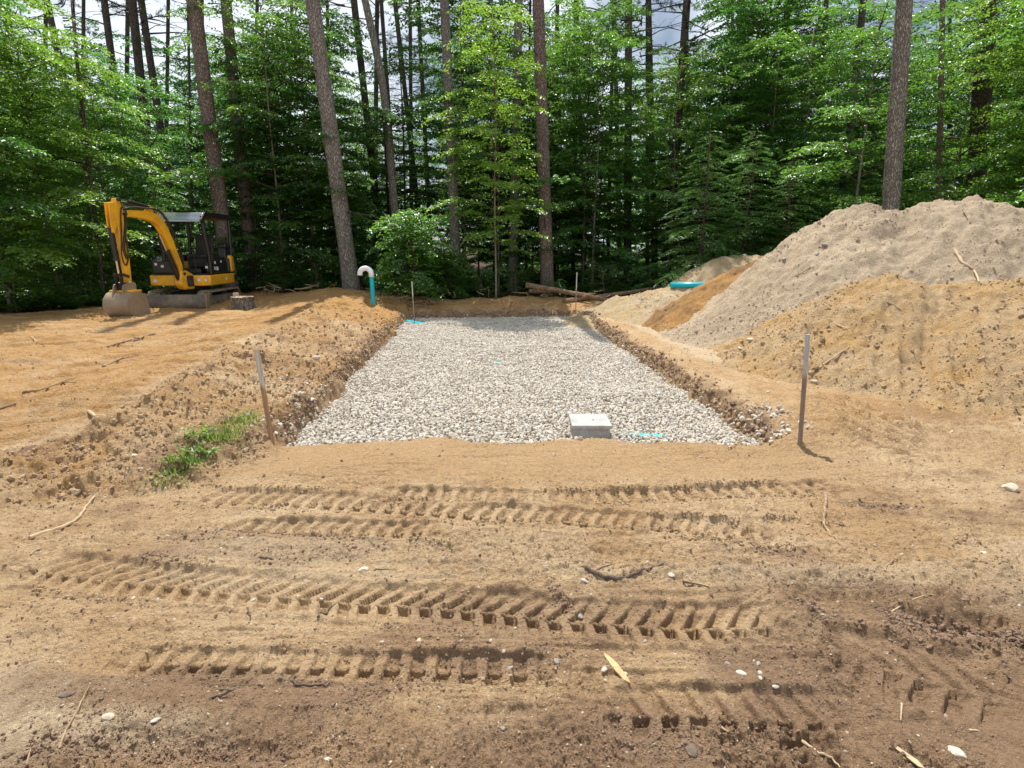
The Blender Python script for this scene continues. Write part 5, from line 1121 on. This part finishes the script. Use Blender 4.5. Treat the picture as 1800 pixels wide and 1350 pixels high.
tree(60, 19.0, HK[1], 5.9, 1.2, 'dark hemlock behind the large bright beech', 'bark_dark', 'hemlock_tree', cat='hemlock')
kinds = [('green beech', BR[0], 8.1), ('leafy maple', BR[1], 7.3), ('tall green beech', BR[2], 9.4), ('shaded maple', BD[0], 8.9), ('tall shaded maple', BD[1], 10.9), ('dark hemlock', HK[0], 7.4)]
rs = random.Random(5)
for row, (Y0, Y1, n, wts, smin, smax) in enumerate([(18.8, 20.5, 17, (4, 4, 1, 2, 0, 2), .72, .95), (21.5, 24, 25, (2, 2, 3, 2, 2, 3), .85, 1.1), (25, 29, 24, (0, 0, 3, 2, 4, 2), .85, 1.15), (31, 37, 24, (0, 0, 3, 1, 5, 2), .95, 1.3)]):
    for k in range(n):
        px_ = -420 + (2640) * (k + rs.uniform(.15, .85)) / n; Y_ = rs.uniform(Y0, Y1)
        if row == 0 and 640 < px_ < 760: Y_ += 2
        kd, cr_, H_ = rs.choices(kinds, wts)[0]
        grp = 'leafy trees of the forest behind the clearing'; lab = auto_label(kd, px_, Y_)
        s_ = rs.uniform(smin, smax)
        if row < 3 and (130 < px_ < 330 or 600 < px_ < 770 or 1060 < px_ < 1210 or 1440 < px_ < 1540): s_ *= .74
        tree(px_, Y_, cr_, H_, s_, lab, 'bark_dark' if 'hem' in kd else 'bark_young', 'forest_tree', grp)
# bushes
def bush(px_, Y_, s, crown, label, H=1.8, group=None):
    return tree(px_, Y_, crown, H, s, label, name='bush', cat='bush', r0=.015, group=group)
B1 = broad_crown(61, 2.1, 1.25, .10, 66, .115, 'leaf_bush', 1.7, .7, lambda f: (1.0 - .6 * f) * (.75 + .5 * f))
B2 = broad_crown(62, 1.2, .8, .05, 26, .075, 'leaf', 1.1, .6, lambda f: .9)
bush(728, 15.9, 1.02, B1, 'rounded bright green bush behind the far left stake')
bush(795, 16.6, .62, B1, 'smaller bush right of the rounded bright one')
bs_l = ['low shrub at the forest edge left of the excavator', 'low shrub under the excavator arm', 'low shrub behind the dozer blade', 'low shrub behind the tree stump', 'low shrub left of the thick leaning pine', 'low shrub right of the slender sapling', 'low shrub at the foot of the red brown pine', 'low shrub behind the fallen logs', 'low shrub left of the low pale mound', 'low shrub right of the thick leaning pine base', 'low shrub beside the slim grey trunk', 'low shrub in the left corner of the clearing', 'low shrub right of the stump', 'low shrub behind the vent pipe']
for (px_, Y_, s), l_ in zip(((150, 15.2, 1.1), (235, 16.2, 1.2), (330, 17.7, 1.0), (455, 18.0, .9), (560, 17.7, .8), (845, 17.0, .6), (975, 16.9, .45), (1060, 17.6, .8), (1140, 17.3, .8), (640, 17.4, .6), (905, 17.5, .7), (30, 13.6, 1.0), (500, 17.9, .8), (672, 16.6, .5)), bs_l):
    bush(px_, Y_, s, B2, l_, 1.1)

# ferns and seedlings on the forest floor
def sprig(name, seed, m, n=9, L=.11, hgt=.35):
    r = np.random.default_rng(seed); Ps, Ds, Ns = [], [], []; c = Crown()
    for k in range(n):
        az = r.uniform(0, 6.28); d = np.array([math.cos(az), math.sin(az), 0]); ts = np.linspace(.2, 1, 9); ln = hgt * r.uniform(.6, 1.1)
        lp = d * (ln * .8 * ts)[:, None]; lp[:, 2] = ln * (ts * 1.2 - .55 * ts ** 2); sd = np.cross(d, [0, 0, 1]); sg = np.where(np.arange(9) % 2, 1, -1)[:, None]
        Ps.append(lp); Ds.append(d * .4 + sd * sg + r.normal(0, .2, (9, 3))); Ns.append(np.array([0, 0, 1.]) + r.normal(0, .3, (9, 3)))
    Pt, D, N = np.concatenate(Ps), np.concatenate(Ds), np.concatenate(Ns); L_ = L * r.uniform(.6, 1.1, len(Pt)); V, F_ = leaves(Pt, D, N, L_, L_ * .5); c.add(V, F_, 0, np.repeat(r.uniform(0, 1, len(Pt)), 4))
    return c.mesh(name, [M[m]])
col = bpy.data.collections.new('seedling_protos')
for k in range(6): col.objects.link(bpy.data.objects.new('seedling_piece_%d' % k, sprig('seedling', 500 + k, ('leaf', 'leaf_deep', 'leaf')[k % 3])))
x = RNG.uniform(-26, 26, 9000); y = RNG.uniform(10, 34, 9000); dd = y - edge_y(x); k = (dd > .25) & (np.abs(x) < y * 1.15) & (RNG.random(9000) < np.clip(1.2 - dd * .05, .2, 1)) & (fbm(x, y, .7, 3, 66) > -.12)
x, y = x[k], y[k]; scatter('forest_undergrowth', np.stack([x, y, gz(x, y)], 1), np.stack([x * 0, x * 0, RNG.uniform(0, 6.28, len(x))], 1), RNG.uniform(.6, 1.7, len(x)), col, 6, 'low seedlings and ferns covering the shaded forest floor', 'undergrowth')

# far wood that reads as one mass
r = np.random.default_rng(77); n = 80000
th = r.uniform(-1.05, 1.05, n); rr_ = r.uniform(40, 52, n); x = rr_ * np.sin(th); y = rr_ * np.cos(th)
top_ = 9.5 + 5 * fbm(x, y * .2, .12, 3, 700) + 3.0 * fbm(x, y * .2, .5, 2, 701); z = -.4 + (top_ + .4) * r.uniform(0, 1, n) ** 1.15
k = fbm(x * 1.0, z + y * .15, .45, 3, 702) + .15 - z * .012 > -.12; x, y, z = x[k], y[k], z[k]; n = len(x)
D = r.normal(0, 1, (n, 3)); D[:, 2] *= .3; N = np.array([0, 0, 1.]) + r.normal(0, .5, (n, 3)); L = r.uniform(.25, .6, n)
V, F_ = leaves(np.stack([x, y, z], 1), D, N, L, L * .6); me = mesh_np('distant_forest', V, F_, [M['leaf']], attrs={'rnd': np.repeat(r.uniform(0, 1, n), 4)})
tag(link('distant_forest', me), 'far wall of green woods seen between the trunks', 'forest', kind='stuff')

# grass tuft and weeds on the left bank
def grass(pix, n, name, label, hmax=.16, spread=.10):
    r = np.random.default_rng(n); Ps, Ds, Ns = [], [], []; qs = [on(a_, b_, .1) for a_, b_ in pix]
    for k in range(n):
        q = qs[r.integers(0, len(pix))]; x_, y_ = q.x + r.normal(0, spread), q.y + r.normal(0, spread); Ps.append((x_, y_, 0))
    Pt = np.array(Ps); Pt[:, 2] = gz(Pt[:, 0], Pt[:, 1]) - .01; az = r.uniform(0, 6.28, n); tilt = r.uniform(.25, .9, n); h = r.uniform(.4, 1, n) * hmax
    D = np.stack([np.cos(az) * tilt, np.sin(az) * tilt, np.ones(n)], 1); D /= np.linalg.norm(D, axis=1)[:, None]; sdv = np.cross(D, [0, 0, 1.]); sdv /= np.linalg.norm(sdv, axis=1)[:, None]; wv = r.uniform(.002, .0038, n)[:, None]
    a = Pt - sdv * wv; b = Pt + sdv * wv; m_ = Pt + D * (h * .6)[:, None]; tip = Pt + D * h[:, None] + np.stack([np.cos(az), np.sin(az), -np.ones(n) * .6], 1) * (h * tilt * .5)[:, None]
    V = np.stack([a, b, m_ + sdv * wv * .8, m_ - sdv * wv * .8, tip], 1).reshape(-1, 3); bb = np.arange(n)[:, None] * 5
    F_ = np.concatenate([bb + [[0, 1, 2]], bb + [[0, 2, 3]], bb + [[3, 2, 4]]], 1).reshape(-1, 3)
    me = mesh_np(name, V, F_, [M['grass']], attrs={'rnd': np.repeat(r.uniform(0, 1, n), 5)}); return tag(link(name, me), label, 'grass', kind='stuff')
grass([(365, 785), (378, 775), (392, 765), (405, 757), (420, 748), (432, 742), (445, 736), (350, 795), (400, 770)], 600, 'grass_patch', 'bright green grass growing in the hollow of the left bank', .15, .075)
grass([(292, 838), (305, 832), (318, 826), (335, 818), (342, 812)], 420, 'grass_patch', 'sparse grass tufts at the lower end of the left bank', .09, .05)
grass([(600, 512), (640, 510), (668, 522), (540, 508)], 260, 'grass_patch', 'thin grass at the foot of the thick leaning pine', .2, .2)
for (px_, py_, s, l_) in ((355, 772, .3, 'broad leaved weed beside the bright grass'), (372, 800, .24, 'low leafy weed at the lower edge of the bright grass'), (338, 770, .2, 'small leafy weed left of the bright grass'), (340, 806, .2, 'pointed leafy weed above the sparse tufts')):
    p = on(px_, py_, .1); e_ = empty('weed', p, l_, 'weed', rz=px_ * 1.0); o = link('leaves', sprig('leaves', px_, 'grass', 8, .16, .5), e_); e_.scale = (s * 1.0, s * 1.0, s * 1.1)
